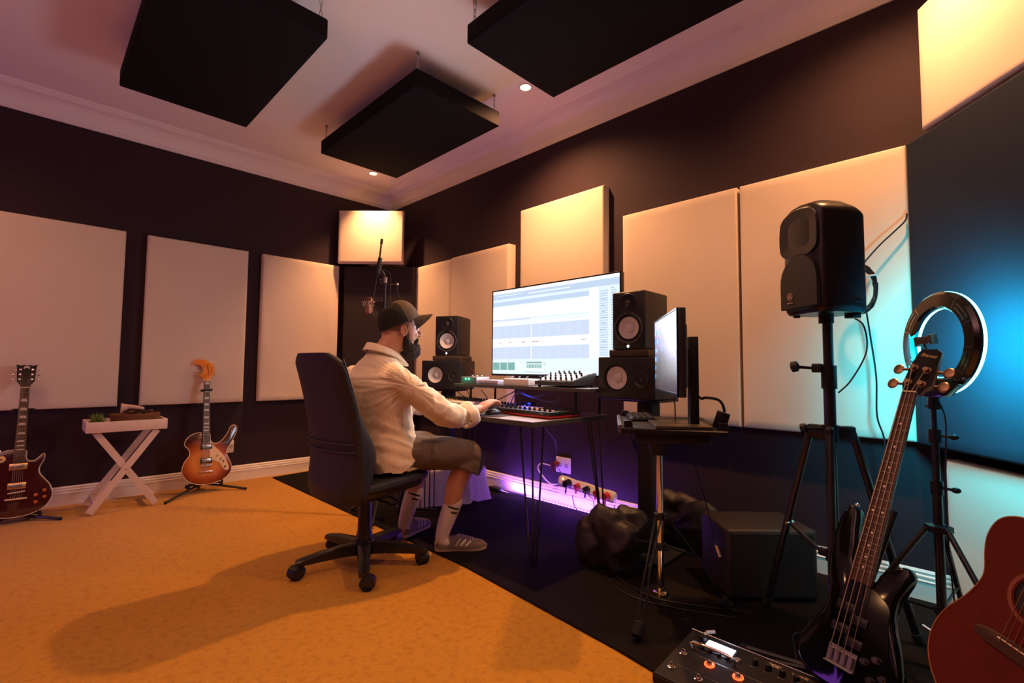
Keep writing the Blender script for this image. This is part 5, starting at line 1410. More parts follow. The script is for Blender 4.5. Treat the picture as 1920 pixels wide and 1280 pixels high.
FM = RZ(R(50)) @ RX(R(80))
bm = new(); annulus(bm, .060, .067, -.005, .005, 40, FM); obj('hoop', bm, M_blk, t)
bm = new(); cyl(bm, FM @ Vector((0, 0, -.001)), FM @ Vector((0, 0, .001)), .061, n=36); obj('mesh', bm, mat('nylon_mesh', (.035, .022, .018), .9), t)
bm = new(); tube(bm, [FM @ Vector((0, .066, 0)), (.01, .01, .12), (.025, .02, .18)], .0035, 8, 4); obj('gooseneck', bm, M_blk, t)
cable('thin cable running down the microphone stand', [(1.80, -1.18, 1.72), (1.85, -1.13, 1.70), (1.863, -1.118, 1.62), (1.862, -1.118, 1.2), (1.86, -1.12, .6), (1.90, -1.09, .2), (1.93, -1.05, .013)], .0028)
cable('thin drop wire hanging from the side arm of the microphone stand', [(1.897, -1.083, 1.60), (1.90, -1.08, 1.55), (1.915, -1.065, 1.49), (1.93, -1.05, 1.40), (1.945, -1.03, 1.20)], .0022)
# ------------------------------------------------------------------ laptop-style stand with the second monitor
t = thing('equipment_stand', 'black slotted tray on a chrome tripod pole, carrying the smaller monitor', 'stand', (3.825, -.960, 0), 0)
TZ = .785
# tray: near-left corner, near-right corner etc. from the photograph's plan
A_, B_, D_ = Vector((3.793, -1.208)), Vector((4.095, -1.010)), Vector((3.43, -.66))
ex = (B_ - A_); ey = (D_ - A_); ux = ex.normalized(); uy = Vector((-ux.y, ux.x)); wdt, dep = .40, .56
TM = Matrix(((ux.x, uy.x, 0, A_.x - 3.825), (ux.y, uy.y, 0, A_.y + .960), (0, 0, 1, 0), (0, 0, 0, 1)))
for k in range(12):
    bm = new(); box2(bm, (.0, .012 + .046 * k, TZ - .004), (wdt, .012 + .046 * k + .030, TZ + .004), .001, 1, TM); obj('slat', bm, M_blkm, t)
for a, b_ in (((0, 0), (.02, dep)), ((wdt - .02, 0), (wdt, dep)), ((0, 0), (wdt, .014)), ((0, dep - .014), (wdt, dep))):
    bm = new(); box2(bm, (a[0], a[1], TZ - .016), (b_[0], b_[1], TZ + .002), .002, 1, TM); obj('tray_rim', bm, M_blkmetal, t)
for x, y in ((.01, .03), (.01, dep - .05), (wdt - .03, .02)):
    bm = new(); box2(bm, (x, y, TZ), (x + .035, y + .03, TZ + .032), .003, 2, TM); obj('stop', bm, M_blkmetal, t)
bm = new(); box2(bm, (-.012, .04, TZ - .02), (.004, dep - .06, TZ + .012), .002, 1, TM); obj('side_rail', bm, M_steel, t)
bm = new(); box2(bm, (.05, .05, TZ - .060), (wdt - .05, dep - .08, TZ - .016), .012, 2, TM); obj('under_box', bm, M_blkm, t)
bm = new(); cyl(bm, (0, 0, .66), (0, 0, TZ - .058), .035, .055, 20); obj('head', bm, M_blkm, t)
bm = new(); cyl(bm, (0, 0, .095), (0, 0, .70), .0145, n=24); obj('chrome_pole', bm, M_chrome, t)
bm = new(); cyl(bm, (0, 0, .07), (0, 0, .105), .020, .016, 16); box(bm, (.06, .035, .022), (.0, .0, .080), .006, 2); obj('pole_foot', bm, M_chrome, t)
for z in (.40, .275):
    bm = new(); lathe(bm, [(.016, z - .016), (.026, z - .012), (.026, z + .012), (.016, z + .016)], 20); sphere(bm, (.035, -.015, z), .010, 10, 8); obj('collar', bm, M_blk, t)
for fx, fy in ((3.874, -1.234), (4.027, -.764), (3.497, -.790)):
    d = Vector((fx - 3.825, fy + .960, 0)); u = d.normalized(); sd = Vector((-u.y, u.x, 0)) * .013
    bm = new()
    for s in (-1, 1):
        tube(bm, [u * .022 + sd * s + Vector((0, 0, .40)), d * .55 + sd * 2.1 * s * .3 + Vector((0, 0, .235)), d * .72 + sd * s + Vector((0, 0, .15)), d * .94 + sd * .4 * s + Vector((0, 0, .050))], .0042, 8, 3)
    tube(bm, [u * .022 + Vector((0, 0, .275)), d * .55 + Vector((0, 0, .235))], .0042, 8)
    lg = obj('leg', bm, M_blkmetal, t)
    bm = new(); tube(bm, [d * .90 + Vector((0, 0, .062)), d * 1.03 + Vector((0, 0, .026))], .019, 14)
    for k in range(6):
        c0 = d * (.905 + .02 * k) + Vector((0, 0, .060 - .0055 * k)); tube(bm, [c0, c0 + (d * .01 - Vector((0, 0, .003)))], .0225, 14)
    obj('ribbed_foot', bm, M_rubber, lg)
# second monitor on the tray
m0, m1 = Vector((3.710, -.782)), Vector((4.043, -1.227))          # far-left and near-right screen edges
MC_ = (m0 + m1) / 2; mw = (m1 - m0).length; ud = (m1 - m0).normalized(); MM = Matrix(((ud.x, -ud.y, 0, MC_.x), (ud.y, ud.x, 0, MC_.y), (0, 0, 1, TZ + .005), (0, 0, 0, 1)))
t = thing('monitor', 'smaller flat monitor seen almost edge-on, a purple mountain picture on it', 'screen', mat4=MM)   # local x along screen, front = -y
mh = .330; mz = .132
bm = new(); box2(bm, (-mw / 2, .002, mz), (mw / 2, .030, mz + mh), .004, 2); box2(bm, (-mw * .36, .028, mz + .03), (mw * .36, .052, mz + mh - .05), .010, 2); obj('housing', bm, mat('monitor_grey', (.030, .030, .032), .4), t)
for a in ((-mw / 2, mz, mw / 2, mz + .014), (-mw / 2, mz + mh - .007, mw / 2, mz + mh), (-mw / 2, mz, -mw / 2 + .006, mz + mh), (mw / 2 - .006, mz, mw / 2, mz + mh)):
    bm = new(); box2(bm, (a[0], -.004, a[1]), (a[2], .003, a[3]), .001, 1); obj('bezel', bm, M_tv, t)
def wallpaper():
    m = bpy.data.materials.new('wallpaper'); m.use_nodes = True; N, L = m.node_tree.nodes, m.node_tree.links; b = N['Principled BSDF']
    b.inputs['Base Color'].default_value = (.01, .01, .01, 1); b.inputs['Roughness'].default_value = .3
    tc = N.new('ShaderNodeTexCoord'); sp_ = N.new('ShaderNodeSeparateXYZ'); L.new(tc.outputs['Object'], sp_.inputs[0])
    nz = N.new('ShaderNodeTexNoise'); nz.inputs['Scale'].default_value = 9; nz.inputs['Detail'].default_value = 6; L.new(tc.outputs['Object'], nz.inputs[0])
    ad = N.new('ShaderNodeMath'); ad.operation = 'MULTIPLY_ADD'; ad.inputs[1].default_value = .16; L.new(nz.outputs[0], ad.inputs[0]); L.new(sp_.outputs['Z'], ad.inputs[2])
    mr = N.new('ShaderNodeMapRange'); mr.inputs['From Min'].default_value = .21; mr.inputs['From Max'].default_value = .54; L.new(ad.outputs[0], mr.inputs[0])
    rp = N.new('ShaderNodeValToRGB'); e = rp.color_ramp.elements; e[0].position = 0; e[0].color = (.07, .05, .07, 1); e[1].position = 1; e[1].color = (.80, .85, .95, 1)
    for p_, c_ in ((.22, (.12, .10, .10, 1)), (.42, (.18, .16, .16, 1)), (.55, (.24, .21, .34, 1)), (.70, (.38, .30, .62, 1)), (.85, (.70, .62, .85, 1))): q_ = e.new(p_); q_.color = c_
    L.new(mr.outputs[0], rp.inputs[0]); L.new(rp.outputs[0], b.inputs['Emission Color']); b.inputs['Emission Strength'].default_value = .9
    return m
bm = new(); card(bm, -mw / 2 + .006, mz + .014, mw / 2 - .006, mz + mh - .007, .001); ds = obj('display', bm, wallpaper(), t, smooth=False)
M_ic = emat('icon_blue', (.10, .48, .95), 1.1); M_ic2 = emat('icon_pale', (.75, .88, .95), 1.0)
for r_, n in enumerate((5, 5, 3, 2, 1, 1)):
    for c_ in range(n):
        if r_ > 1 and c_ == n - 1 and r_ < 3: x = -.155 + .030 * 3.2
        else: x = -mw / 2 + .022 + .030 * c_
        z = mz + mh - .070 - .040 * r_
        bm = new(); card(bm, x, z, x + .018, z + .020, -.0005); obj('icon', bm, M_ic if (r_ + c_) % 3 else M_ic2, ds, smooth=False)
bm = new(); card(bm, mw / 2 - .06, mz + .15, mw / 2 - .04, mz + .18, -.0005); obj('icon', bm, M_ic2, ds, smooth=False)
bm = new(); box2(bm, (-.022, .045, mz + .14), (.022, .100, mz + .19), .004, 2); obj('mount_arm', bm, M_blk, t)
bm = new(); box2(bm, (-.024, .095, .006), (.024, .132, .372), .004, 2); obj('stand_post', bm, M_blk, t)
bm = new(); box2(bm, (-.115, -.055, .0), (.115, .165, .012), .003, 2); obj('stand_base', bm, mat('base_satin', (.10, .085, .06), .30, metal=.3), t)
cable('thick black cable hanging from the back of the smaller monitor', [(3.96, -.94, .935), (3.985, -.90, .905), (4.01, -.915, .91), (4.05, -.88, .90), (4.065, -.865, .86), (4.062, -.87, .80)], .006)
cable('black cable falling behind the smaller monitor screen to the tray', [(3.85, -.875, .93), (3.852, -.868, .87), (3.853, -.866, .792)], .003)
# keyboard and small box on the tray
KM = Matrix.Translation((3.64, -.80, TZ + .0045)) @ RZ(math.atan2(ud.y, ud.x))
t = thing('keyboard', 'slim black computer keyboard behind the smaller monitor on the slotted tray', 'keyboard', mat4=KM)
bm = new(); box(bm, (.30, .12, .012), (0, 0, .007), .003, 2); obj('case', bm, M_blk, t)
for j in range(4):
    for i in range(12):
        bm = new(); box(bm, (.019, .020, .006), (-.132 + .024 * i, -.040 + .0265 * j, .0155), .002, 1); obj('key', bm, M_knob, t)
bm = new(); box(bm, (.050, .012, .070), (0, 0, .037), .003, 2, M=Matrix.Translation((4.075, -.955, TZ + .004)) @ RZ(R(20)) @ RY(R(18)))
tag(obj('card_reader', bm, M_blk), 'small black box propped at the right end of the slotted tray', 'box')
# ------------------------------------------------------------------ loudspeaker on a tripod
PX, PY = 4.400, -.690
t = thing('speaker_tripod', 'tall black tripod holding the loudspeaker in front of the back wall', 'speaker stand', (PX, PY, 0), 0)
bm = new(); cyl(bm, (0, 0, .80), (0, 0, 1.30), .0175, n=20); obj('upper_pole', bm, M_blkmetal, t)
bm = new(); cyl(bm, (0, 0, .13), (0, 0, .96), .0205, n=20); obj('lower_pole', bm, M_blkmetal, t)
bm = new(); cyl(bm, (0, 0, .955), (0, 0, 1.045), .0265, n=20); box(bm, (.035, .05, .035), (-.035, -.01, 1.035), .006, 2); cyl(bm, (-.055, -.016, 1.035), (-.105, -.05, 1.040), .006, n=8); obj('height_clamp', bm, M_blk, t)
bm = new(); lathe(bm, [(.012, -.014), (.021, -.010), (.021, .010), (.012, .014)], 12, Matrix.Translation((-.105, -.05, 1.040)) @ RY(R(80))); obj('clamp_knob', bm, M_blk, t)
bm = new(); cyl(bm, (0, 0, .755), (0, 0, .815), .030, n=20); 
for k in range(3):
    a = R(-80 + 120 * k); box(bm, (.075, .030, .055), (0, 0, 0), .010, 2, M=RZ(a) @ T(.052, 0, .785))
obj('leg_hub', bm, M_blk, t)
bm = new(); cyl(bm, (-.02, -.02, .80), (-.075, -.05, .80), .006, n=8); lathe(bm, [(.010, -.010), (.018, -.008), (.018, .010), (.012, .012)], 12, Matrix.Translation((-.08, -.052, .80)) @ RY(R(80))); obj('hub_knob', bm, M_blk, t)
bm = new(); cyl(bm, (0, 0, .30), (0, 0, .345), .028, n=20)
for k in range(3):
    a = R(-80 + 120 * k); box(bm, (.045, .022, .030), (0, 0, 0), .006, 2, M=RZ(a) @ T(.035, 0, .322))
obj('lower_hub', bm, M_blk, t)
for k in range(3):
    a = R(-80 + 120 * k); c_, s_ = math.cos(a), math.sin(a)
    bm = new(); tube(bm, [(.080 * c_, .080 * s_, .785), (.29 * c_, .29 * s_, .020)], .0145, 12); lg = obj('leg', bm, M_blkmetal, t)
    bm = new(); tube(bm, [(.281 * c_, .281 * s_, .050), (.294 * c_, .294 * s_, .020)], .0185, 12); obj('rubber_foot', bm, M_rubber, lg)
    bm = new(); tube(bm, [(.052 * c_, .052 * s_, .322), (.178 * c_, .178 * s_, .395)], .008, 8); obj('brace', bm, M_blkmetal, t)
    bm = new(); cyl(bm, (.178 * c_ - .02 * s_, .178 * s_ + .02 * c_, .395), (.178 * c_ + .02 * s_, .178 * s_ - .02 * c_, .395), .006, n=10); obj('brace_bolt', bm, M_chrome, t)
# loudspeaker: moulded cabinet, domed top, rounded base
SR = R(-37)
t = thing('loudspeaker', 'large black moulded loudspeaker on the tripod, round maker emblem at its foot', 'speaker', (PX - .003, PY - .004, 1.245), SR)
W2, D0, D1, SHH = .112, -.112, .118, .440
M_mould = mat('moulded_black', (.012, .009, .008), .34, var=.12, scale=80, bump=.05, bscale=700, spec=.6)
def psec(z):
    """plan half-outline at height z: front wider than back; shrinks towards domed top and base"""
    f = z / SHH
    k = 1.0
    if f > .80: k = math.sqrt(max(0.0, 1 - ((f - .80) / .215) ** 2)) * .55 + .45
    if f < .06: k = .93 + .07 * f / .06
    return k
rings = []; NZ = 40
for i in range(NZ + 1):
    f = i / NZ; z = SHH * f; f2 = f
    w = W2; top = SHH - .0
    ring = []
    for j in range(48):
        a = 2 * PI * j / 48; c_, s_ = math.cos(a), math.sin(a)
        x = w * math.copysign(abs(c_) ** .42, c_); y = (D1 if s_ > 0 else -D0) * math.copysign(abs(s_) ** .42, s_)
        x *= 1 - .20 * max(0, y / D1)                      # tapering to the rear
        # domed top: height falls away to the sides and rear
        dome = .032 * (abs(x) / W2) ** 2.4 + .040 * max(0, y / D1) ** 1.8 + .012 * max(0, -y / -D0) ** 3
        zz = f * (SHH - dome)
        e = max(0, (f - .94) / .06); b0 = max(0, (.05 - f) / .05)
        sh_k = 1 - .10 * e ** 2 - .09 * b0 ** 1.5
        ring.append(Vector((x * sh_k, y * sh_k, zz)))
    rings.append(ring)
bm = new(); ring_loft(bm, rings, True, False)
cap_c = Vector((0, 0, SHH + .004)); last = rings[-1]
mid = [Vector((p.x * .55, p.y * .55, SHH + .002 - .032 * .55 ** 2.4 * (abs(p.x) / W2) ** 2.4)) for p in last]
bmesh.ops.remove_doubles(bm, verts=bm.verts, dist=1e-6)
b2 = new(); ring_loft(b2, [last, mid], False, False); vs = [b2.verts.new(cap_c)]; b2.verts.ensure_lookup_table()
tmp = bpy.data.meshes.new('t'); b2.to_mesh(tmp); b2.free(); bm.from_mesh(tmp); bpy.data.meshes.remove(tmp)
bmesh.ops.remove_doubles(bm, verts=bm.verts, dist=1e-5)
be = [e for e in bm.edges if e.is_boundary]; bmesh.ops.holes_fill(bm, edges=be); bmesh.ops.delete(bm, geom=[v for v in bm.verts if not v.link_faces], context='VERTS')
bmesh.ops.recalc_face_normals(bm, faces=bm.faces)
cab = obj('cabinet', bm, M_mould, t, angle=45)
FY = -.113
# horn above, grille below, in relief on the front
bm = new(); hw = [(-.118, .255), (-.060, .225), (0, .232), (.060, .225), (.118, .255), (.122, .345), (.095, .392), (0, .410), (-.095, .392), (-.122, .345)]
hw = [(x * .80, z) for x, z in hw]; hn = cm(hw, 4); rings = []
for sc, y in ((1.0, FY + .004), (1.0, FY - .004), (.95, FY - .004), (.62, FY + .002), (.30, FY + .0035)):
    rings.append([Vector((x * sc, y, .315 + (z - .315) * (sc if sc > .9 else sc * .9))) for x, z in hn])
ring_loft(bm, rings, False, True); bmesh.ops.recalc_face_normals(bm, faces=bm.faces); obj('horn', bm, mat('horn_black', (.012, .008, .006), .4), t)
bm = new(); gr = [(-.122, .020), (.122, .020), (.124, .110), (.118, .180), (.085, .226), (0, .245), (-.085, .226), (-.118, .180), (-.124, .110)]
gp = [(-.099, .022), (.099, .022)] + [(.099 * math.cos(R(a)) , .125 + .105 * math.sin(R(a))) for a in range(0, 181, 12)]
rings = [[Vector((x * sc, y, .12 + (z - .12) * sc)) for x, z in gp] for sc, y in ((1, FY + .004), (1, FY - .003), (.97, FY - .0065), (.5, FY - .009))]
ring_loft(bm, rings, False, True); bmesh.ops.recalc_face_normals(bm, faces=bm.faces); gl = obj('grille', bm, mat('steel_grille', (.016, .010, .008), .55, var=.3, scale=500, bump=.8, bscale=1500), t)
M_em = mat('emblem_ink', (.62, .42, .32), .4, metal=.3)
EM = Matrix.Translation((-.040, FY - .0095, .072)) @ RX(R(90))
bm = new(); annulus(bm, .0125, .0150, 0, .0008, 32, EM)
for k in range(3):
    a = R(90 + 120 * k); box(bm, (.020, .0022, .0008), (.004 * math.cos(a), .004 * math.sin(a), .0004), M=EM @ RZ(a)); box(bm, (.0022, .0085, .0008), (0, 0, 0), M=EM @ RZ(a) @ T(.0075, 0, .0004))
annulus(bm, .0035, .0055, 0, .0008, 20, EM)
obj('emblem', bm, M_em, gl)
text('lettering', 'YAMAHA', .0082, M_em, gl, Matrix.Translation((-.040, FY - .0095, .046)) @ RX(R(90)), .0003, bold=.0002)
for s in (-1, 1):
    for z in (.375, .045):
        bm = new(); box(bm, (.006, .08, .020), (s * (W2 - .008), .02, z), .003, 2, M=None); obj('handle_recess', bm, M_mould, t)
for x in (-.07, .07):
    for y in (-.07, .07):
        bm = new(); cyl(bm, (x, y, -.008), (x, y, .006), .012, n=14); obj('rubber_foot', bm, M_rubber, t)
bm = new(); cyl(bm, (0, 0, -.035), (0, 0, .010), .026, n=20); obj('pole_socket', bm, M_blk, t)
bm = new(); box(bm, (.10, .012, .20), (0, .116, .16), .004, 2); obj('rear_panel', bm, M_blkm, t)
bm = new(); box(bm, (.04, .04, .018), (.04, .08, -.008), .004, 2); obj('plug_box', bm, M_blk, t)
# coil of cable on the back wall panel and hanging leads
tq = thing('cable_coil', 'coil of black cable hanging behind the loudspeaker, bound with a white tie', 'cable', (4.425, -.135, 1.41))
rnd = random.Random(2)
for k in range(6):
    r_ = .078 + .0045 * k; pts = [(r_ * .62 * math.cos(a) + .004 * rnd.random(), -.004 * (k % 3) + .004 * rnd.random(), r_ * 1.15 * math.sin(a)) for a in [2 * PI * i / 30 for i in range(32)]]
    bm = new(); tube(bm, pts, .0032, 6); obj('loop', bm, M_cable, tq)
bm = new(); box(bm, (.040, .022, .007), (.045, -.004, .060), .002, 1, M=None); obj('white_tie', bm, M_white, tq)
cable('black cable running up to the right corner of the cream panel', [(4.41, -.11, 1.50), (4.45, -.10, 1.56), (4.50, -.095, 1.62), (4.55, -.09, 1.67), (4.592, -.085, 1.715), (4.598, -.075, 1.75)], .004)
cable('black cable hanging straight down behind the loudspeaker tripod', [(4.44, -.13, 1.33), (4.452, -.12, 1.20), (4.470, -.12, 1.0), (4.468, -.12, .82), (4.492, -.11, .70), (4.50, -.11, .45), (4.51, -.10, .14), (4.51, -.12, .016)], .004)
cable('short lead drooping from the loudspeaker to the tripod clamp', [(4.47, -.60, 1.235), (4.50, -.58, 1.20), (4.505, -.58, 1.10), (4.46, -.62, .99), (4.425, -.665, .94)], .003)
# ------------------------------------------------------------------ ring light on its stand
RC = Vector((4.722, -.612, 1.126)); fa = math.atan2(.66, .75)
rn = Vector((math.cos(R(37)), math.sin(R(37)), -.04)).normalized()         # lamp faces the right corner
RM = frame(RC, Vector((rn.y, -rn.x, 0)), Vector((0, 0, 1)) - rn * rn.z)
if RM.to_3x3() @ Vector((0, 0, 1)) @ rn < 0: RM = frame(RC, Vector((-rn.y, rn.x, 0)), Vector((0, 0, 1)) - rn * rn.z)
t = thing('ring_light', 'round ring light seen from behind, shining turquoise at the right corner', 'lamp', mat4=RM)    # local z = light side
ro_, ri_ = .182, .122
bm = new(); rings = []
for i in range(65):
    a = 2 * PI * (i % 64) / 64; c_, s_ = math.cos(a), math.sin(a)
    rings.append([Vector((r * c_, r * s_, z)) for r, z in ((ri_, .006), (ri_, -.006), (ri_ + .008, -.014), (ro_ - .010, -.014), (ro_, -.004), (ro_, .006))])
ring_loft(bm, rings, False, False); bmesh.ops.remove_doubles(bm, verts=bm.verts, dist=1e-6); bmesh.ops.recalc_face_normals(bm, faces=bm.faces)
obj('housing', bm, glossy('ring_black', (.008, .009, .010)), t)
M_ring = emat('ring_glow', (.15, .85, 1.0), 9)
bm = new(); rings = []
for i in range(65):
    a = 2 * PI * (i % 64) / 64; c_, s_ = math.cos(a), math.sin(a)
    rings.append([Vector((r * c_, r * s_, z)) for r, z in ((ri_ - .001, .006), (ro_ + .001, .006), (ro_ - .001, .017), ((ri_ + ro_) / 2, .021), (ri_ + .001, .017))])
ring_loft(bm, rings, False, False); bmesh.ops.remove_doubles(bm, verts=bm.verts, dist=1e-6); bmesh.ops.recalc_face_normals(bm, faces=bm.faces)
obj('diffuser', bm, M_ring, t)
M_slot = mat('vent_chrome', (.45, .6, .62), .15, metal=1.0)
for a0 in (35, 140, 205, 318):
    for r_ in (.143, .158):
        bm = new(); annulus(bm, r_, r_ + .005, -.0155, -.0125, 10, None, R(a0 - 12), R(a0 + 12)); obj('vent_slot', bm, M_slot, t)
    for da in (-17, 17):
        bm = new(); annulus(bm, .136, .168, -.0150, -.0125, 1, None, R(a0 + da - .8), R(a0 + da + .8)); obj('rib', bm, M_slot, t)
bm = new(); out = [(-.105, -.125), (.105, -.125), (.115, -.150), (.075, -.185), (0, -.198), (-.075, -.185), (-.115, -.150)]
prism(bm, out, -.034, -.006, bevel=.006, seg=2); bx_ = obj('control_box', bm, glossy('box_black', (.010, .011, .013)), t)
text('lettering', 'NEEWER', .011, mat('grey_ink', (.10, .10, .12), .5), bx_, T(-.02, -.162, -.0345) @ RY(R(180)), .0002)
bm = new(); cyl(bm, (0, -.19, -.018), (0, -.235, -.018), .017, n=16); cyl(bm, (.03, -.225, -.018), (-.03, -.225, -.018), .008, n=10); obj('tilt_joint', bm, M_blk, t)
bm = new(); tube(bm, [(0, -.13, -.020), (.0, -.09, -.028), (.0, -.05, -.020)], .004, 8, 3); obj('phone_arm', bm, M_blk, t)
PMt = T(.045, .010, -.022) @ RZ(R(-4)) @ RX(R(-10))
bm = new(); box(bm, (.075, .028, .010), (0, 0, 0), .002, 1, M=PMt); 
for s in (-1, 1): box(bm, (.014, .036, .024), (s * .038, 0, .006), .003, 2, M=PMt)
obj('phone_clamp', bm, mat('clamp_plastic', (.07, .045, .03), .4), t)
bm = new(); tube(bm, [(.045, .0, -.022), (.02, -.03, -.026), (.0, -.055, -.022)], .004, 8, 3); obj('clamp_arm', bm, M_blk, t)
base_ = RM @ Vector((0, -.235, -.018)); bx, by = base_.x, base_.y
light('ring_lamp', 'AREA', tuple(RC + rn * .03), 27, (.0, .64, .84), shape='DISK', size=.30, to=tuple(RC + Vector((math.cos(R(60)), math.sin(R(60)), -.38))))
t = thing('light_stand', 'thin black telescopic tripod holding up the ring light', 'light stand', (bx, by, 0))
bm = new(); cyl(bm, (0, 0, .72), (0, 0, base_.z + .004), .0085, n=14); obj('upper_pole', bm, M_blkmetal, t)
bm = new(); cyl(bm, (0, 0, .52), (0, 0, .80), .0115, n=14); obj('middle_pole', bm, M_blkmetal, t)
bm = new(); cyl(bm, (0, 0, .10), (0, 0, .62), .0145, n=14); obj('lower_pole', bm, M_blkmetal, t)
for z in (.80, .62):
    bm = new(); cyl(bm, (0, 0, z - .025), (0, 0, z + .022), .0185, n=14); cyl(bm, (.01, 0, z), (.045, -.01, z), .005, n=8); sphere(bm, (.05, -.012, z), (.014, .006, .010), 10, 8); obj('clamp', bm, M_blk, t)
bm = new(); lathe(bm, [(.016, .465), (.040, .470), (.040, .490), (.016, .495)], 6); obj('leg_hub', bm, M_blk, t)
bm = new(); cyl(bm, (0, 0, .19), (0, 0, .215), .022, n=12); obj('lower_hub', bm, M_blk, t)
for k, a in enumerate((200, 320, 80)):
    c_, s_ = math.cos(R(a)), math.sin(R(a)); r_ = .33
    bm = new(); tube(bm, [(.034 * c_, .034 * s_, .478), (r_ * c_, r_ * s_, .020)], .0090, 10); lg = obj('leg', bm, M_blkmetal, t)
    bm = new(); sphere(bm, (r_ * c_, r_ * s_, .0225), .0135, 10, 8); obj('rubber_foot', bm, M_rubber, lg)
    bm = new(); tube(bm, [(.02 * c_, .02 * s_, .203), (r_ * .60 * c_, r_ * .60 * s_, .235)], .005, 8); obj('brace', bm, M_blkmetal, t)
cable('black lead hanging beside the ring light stand', [(bx + .015, by - .01, .92), (bx + .03, by - .012, .86), (bx + .028, by - .012, .74), (bx + .022, by - .015, .60), (bx + .026, by - .02, .40), (bx + .05, by - .02, .05), (bx + .09, by + .01, .015)], .0028)
# ------------------------------------------------------------------ subwoofer box, bag, floor clutter
SA, SB, SC_ = Vector((3.995, -.68)), Vector((4.28, -.40)), Vector((3.825, -.505))
ux = (SB - SA).normalized(); SM_ = Matrix(((ux.x, -ux.y, 0, SA.x), (ux.y, ux.x, 0, SA.y), (0, 0, 1, .0092), (0, 0, 0, 1)))
t = thing('subwoofer', 'black carpet-covered subwoofer box on the rug under the slotted tray', 'speaker', mat4=SM_)
bm = new(); box2(bm, (0, 0, .010), (.40, .295, .310), .014, 3); obj('cabinet', bm, mat('box_vinyl', (.030, .024, .018), .55, var=.3, scale=40, bump=.15, bscale=400), t)
for x in (.03, .37):
    for y in (.03, .26):
        bm = new(); cyl(bm, (x, y, 0), (x, y, .014), .014, n=12); obj('rubber_foot', bm, M_rubber, t)
bm = new(); box2(bm, (.02, -.003, .025), (.38, .001, .295), .001, 1); obj('front_grille', bm, M_blkm, t)
M_bag = mat('bag_nylon', (.022, .016, .014), .55, var=.2, scale=10, bump=.2, bscale=60)
def bag(name, label, c, r, seed, m, cat='bag', n=9):
    rnd = random.Random(seed); bm = new()
    for k in range(n):
        sphere(bm, (r[0] * (rnd.random() - .5) * 1.1, r[1] * (rnd.random() - .5) * 1.1, r[2] * (.25 + .45 * rnd.random())), (r[0] * (.35 + .25 * rnd.random()), r[1] * (.35 + .25 * rnd.random()), r[2] * (.30 + .25 * rnd.random())), 14, 10)
    b = remesh(bm, .009, 3); b.normal_update(); off = Vector((seed * 1.3, seed, 2))
    for v in b.verts:
        w = v.co * (2.4 / max(r)) + off
        v.co += v.normal * (.012 * (1 - abs(noise.noise(w)) * 2.6) + .003 * (1 - abs(noise.noise(w * 2.1)) * 3))
        v.co.z = max(v.co.z, .0005)
    o = tag(obj(name, b, m, angle=180), label, cat); o.location = (c[0], c[1], .0095); return o
bag('gig_bag', 'crumpled dark nylon bag heaped under the slotted tray, beside the power strip', (3.42, -.69), (.20, .14, .30), 4, M_bag)
bag('gig_bag', 'second dark bag slumped against the wall behind the chrome pole, left of the subwoofer', (3.56, -.20), (.25, .11, .30), 8, M_bag)
# white cloth hanging down over a crate under the desk
bm = new(); nx, nz = 60, 26
for_ = [(1.74, -.79), (1.88, -.81), (1.98, -.64), (2.05, -.50), (2.03, -.32), (1.95, -.22), (1.88, -.30), (1.84, -.55)]
loop = catmull([(x, y, 0) for x, y in for_], 9, closed=True); nl = len(loop); cen = Vector((1.92, -.53, 0))
rings = []
for j in range(nz + 1):
    f = j / nz; ring = []
    for i, p in enumerate(loop):
        d = (p - cen); a = math.atan2(d.y, d.x)
        k = 1 + .10 * (1 - f) * math.sin(a * 7 + 1) + .06 * (1 - f) * math.sin(a * 13) 
        k *= (1.0 - .18 * f)
        if f > .88: k *= math.sqrt(max(0, 1 - ((f - .88) / .125) ** 2)) 
        q_ = cen + d * max(k, .02); ring.append(Vector((q_.x, q_.y, .012 + .02 * max(0, math.sin(a * 5)) * (1 - f) + .245 * min(1, f * 1.08) + .01 * math.sin(a * 3) * f)))
    rings.append(ring)
ring_loft(bm, rings, False, True); bmesh.ops.recalc_face_normals(bm, faces=bm.faces)
tag(obj('draped_cloth', bm, mat('white_cloth', (.74, .68, .72), .85, var=.03, bump=.15, bscale=200), angle=180), 'white cloth draped over a low heap under the desk, lit purple', 'cloth')
# rack of thin upright black bars standing in front of the cloth
t = thing('wire_rack', 'small rack of thin upright black rods in front of the white cloth', 'rack', (1.93, -.84, .0095))
for k in range(5):
    bm = new(); cyl(bm, (.028 * k - .056, .02 * k - .04, .008), (.028 * k - .056, .02 * k - .04, .32), .0045, n=8); obj('rod', bm, M_blkmetal, t)
bm = new(); box(bm, (.19, .025, .010), (0, 0, .005), .002, 1, M=RZ(R(35))); box(bm, (.19, .012, .008), (0, 0, .32), .002, 1, M=RZ(R(35))); obj('base', bm, M_blkmetal, t)
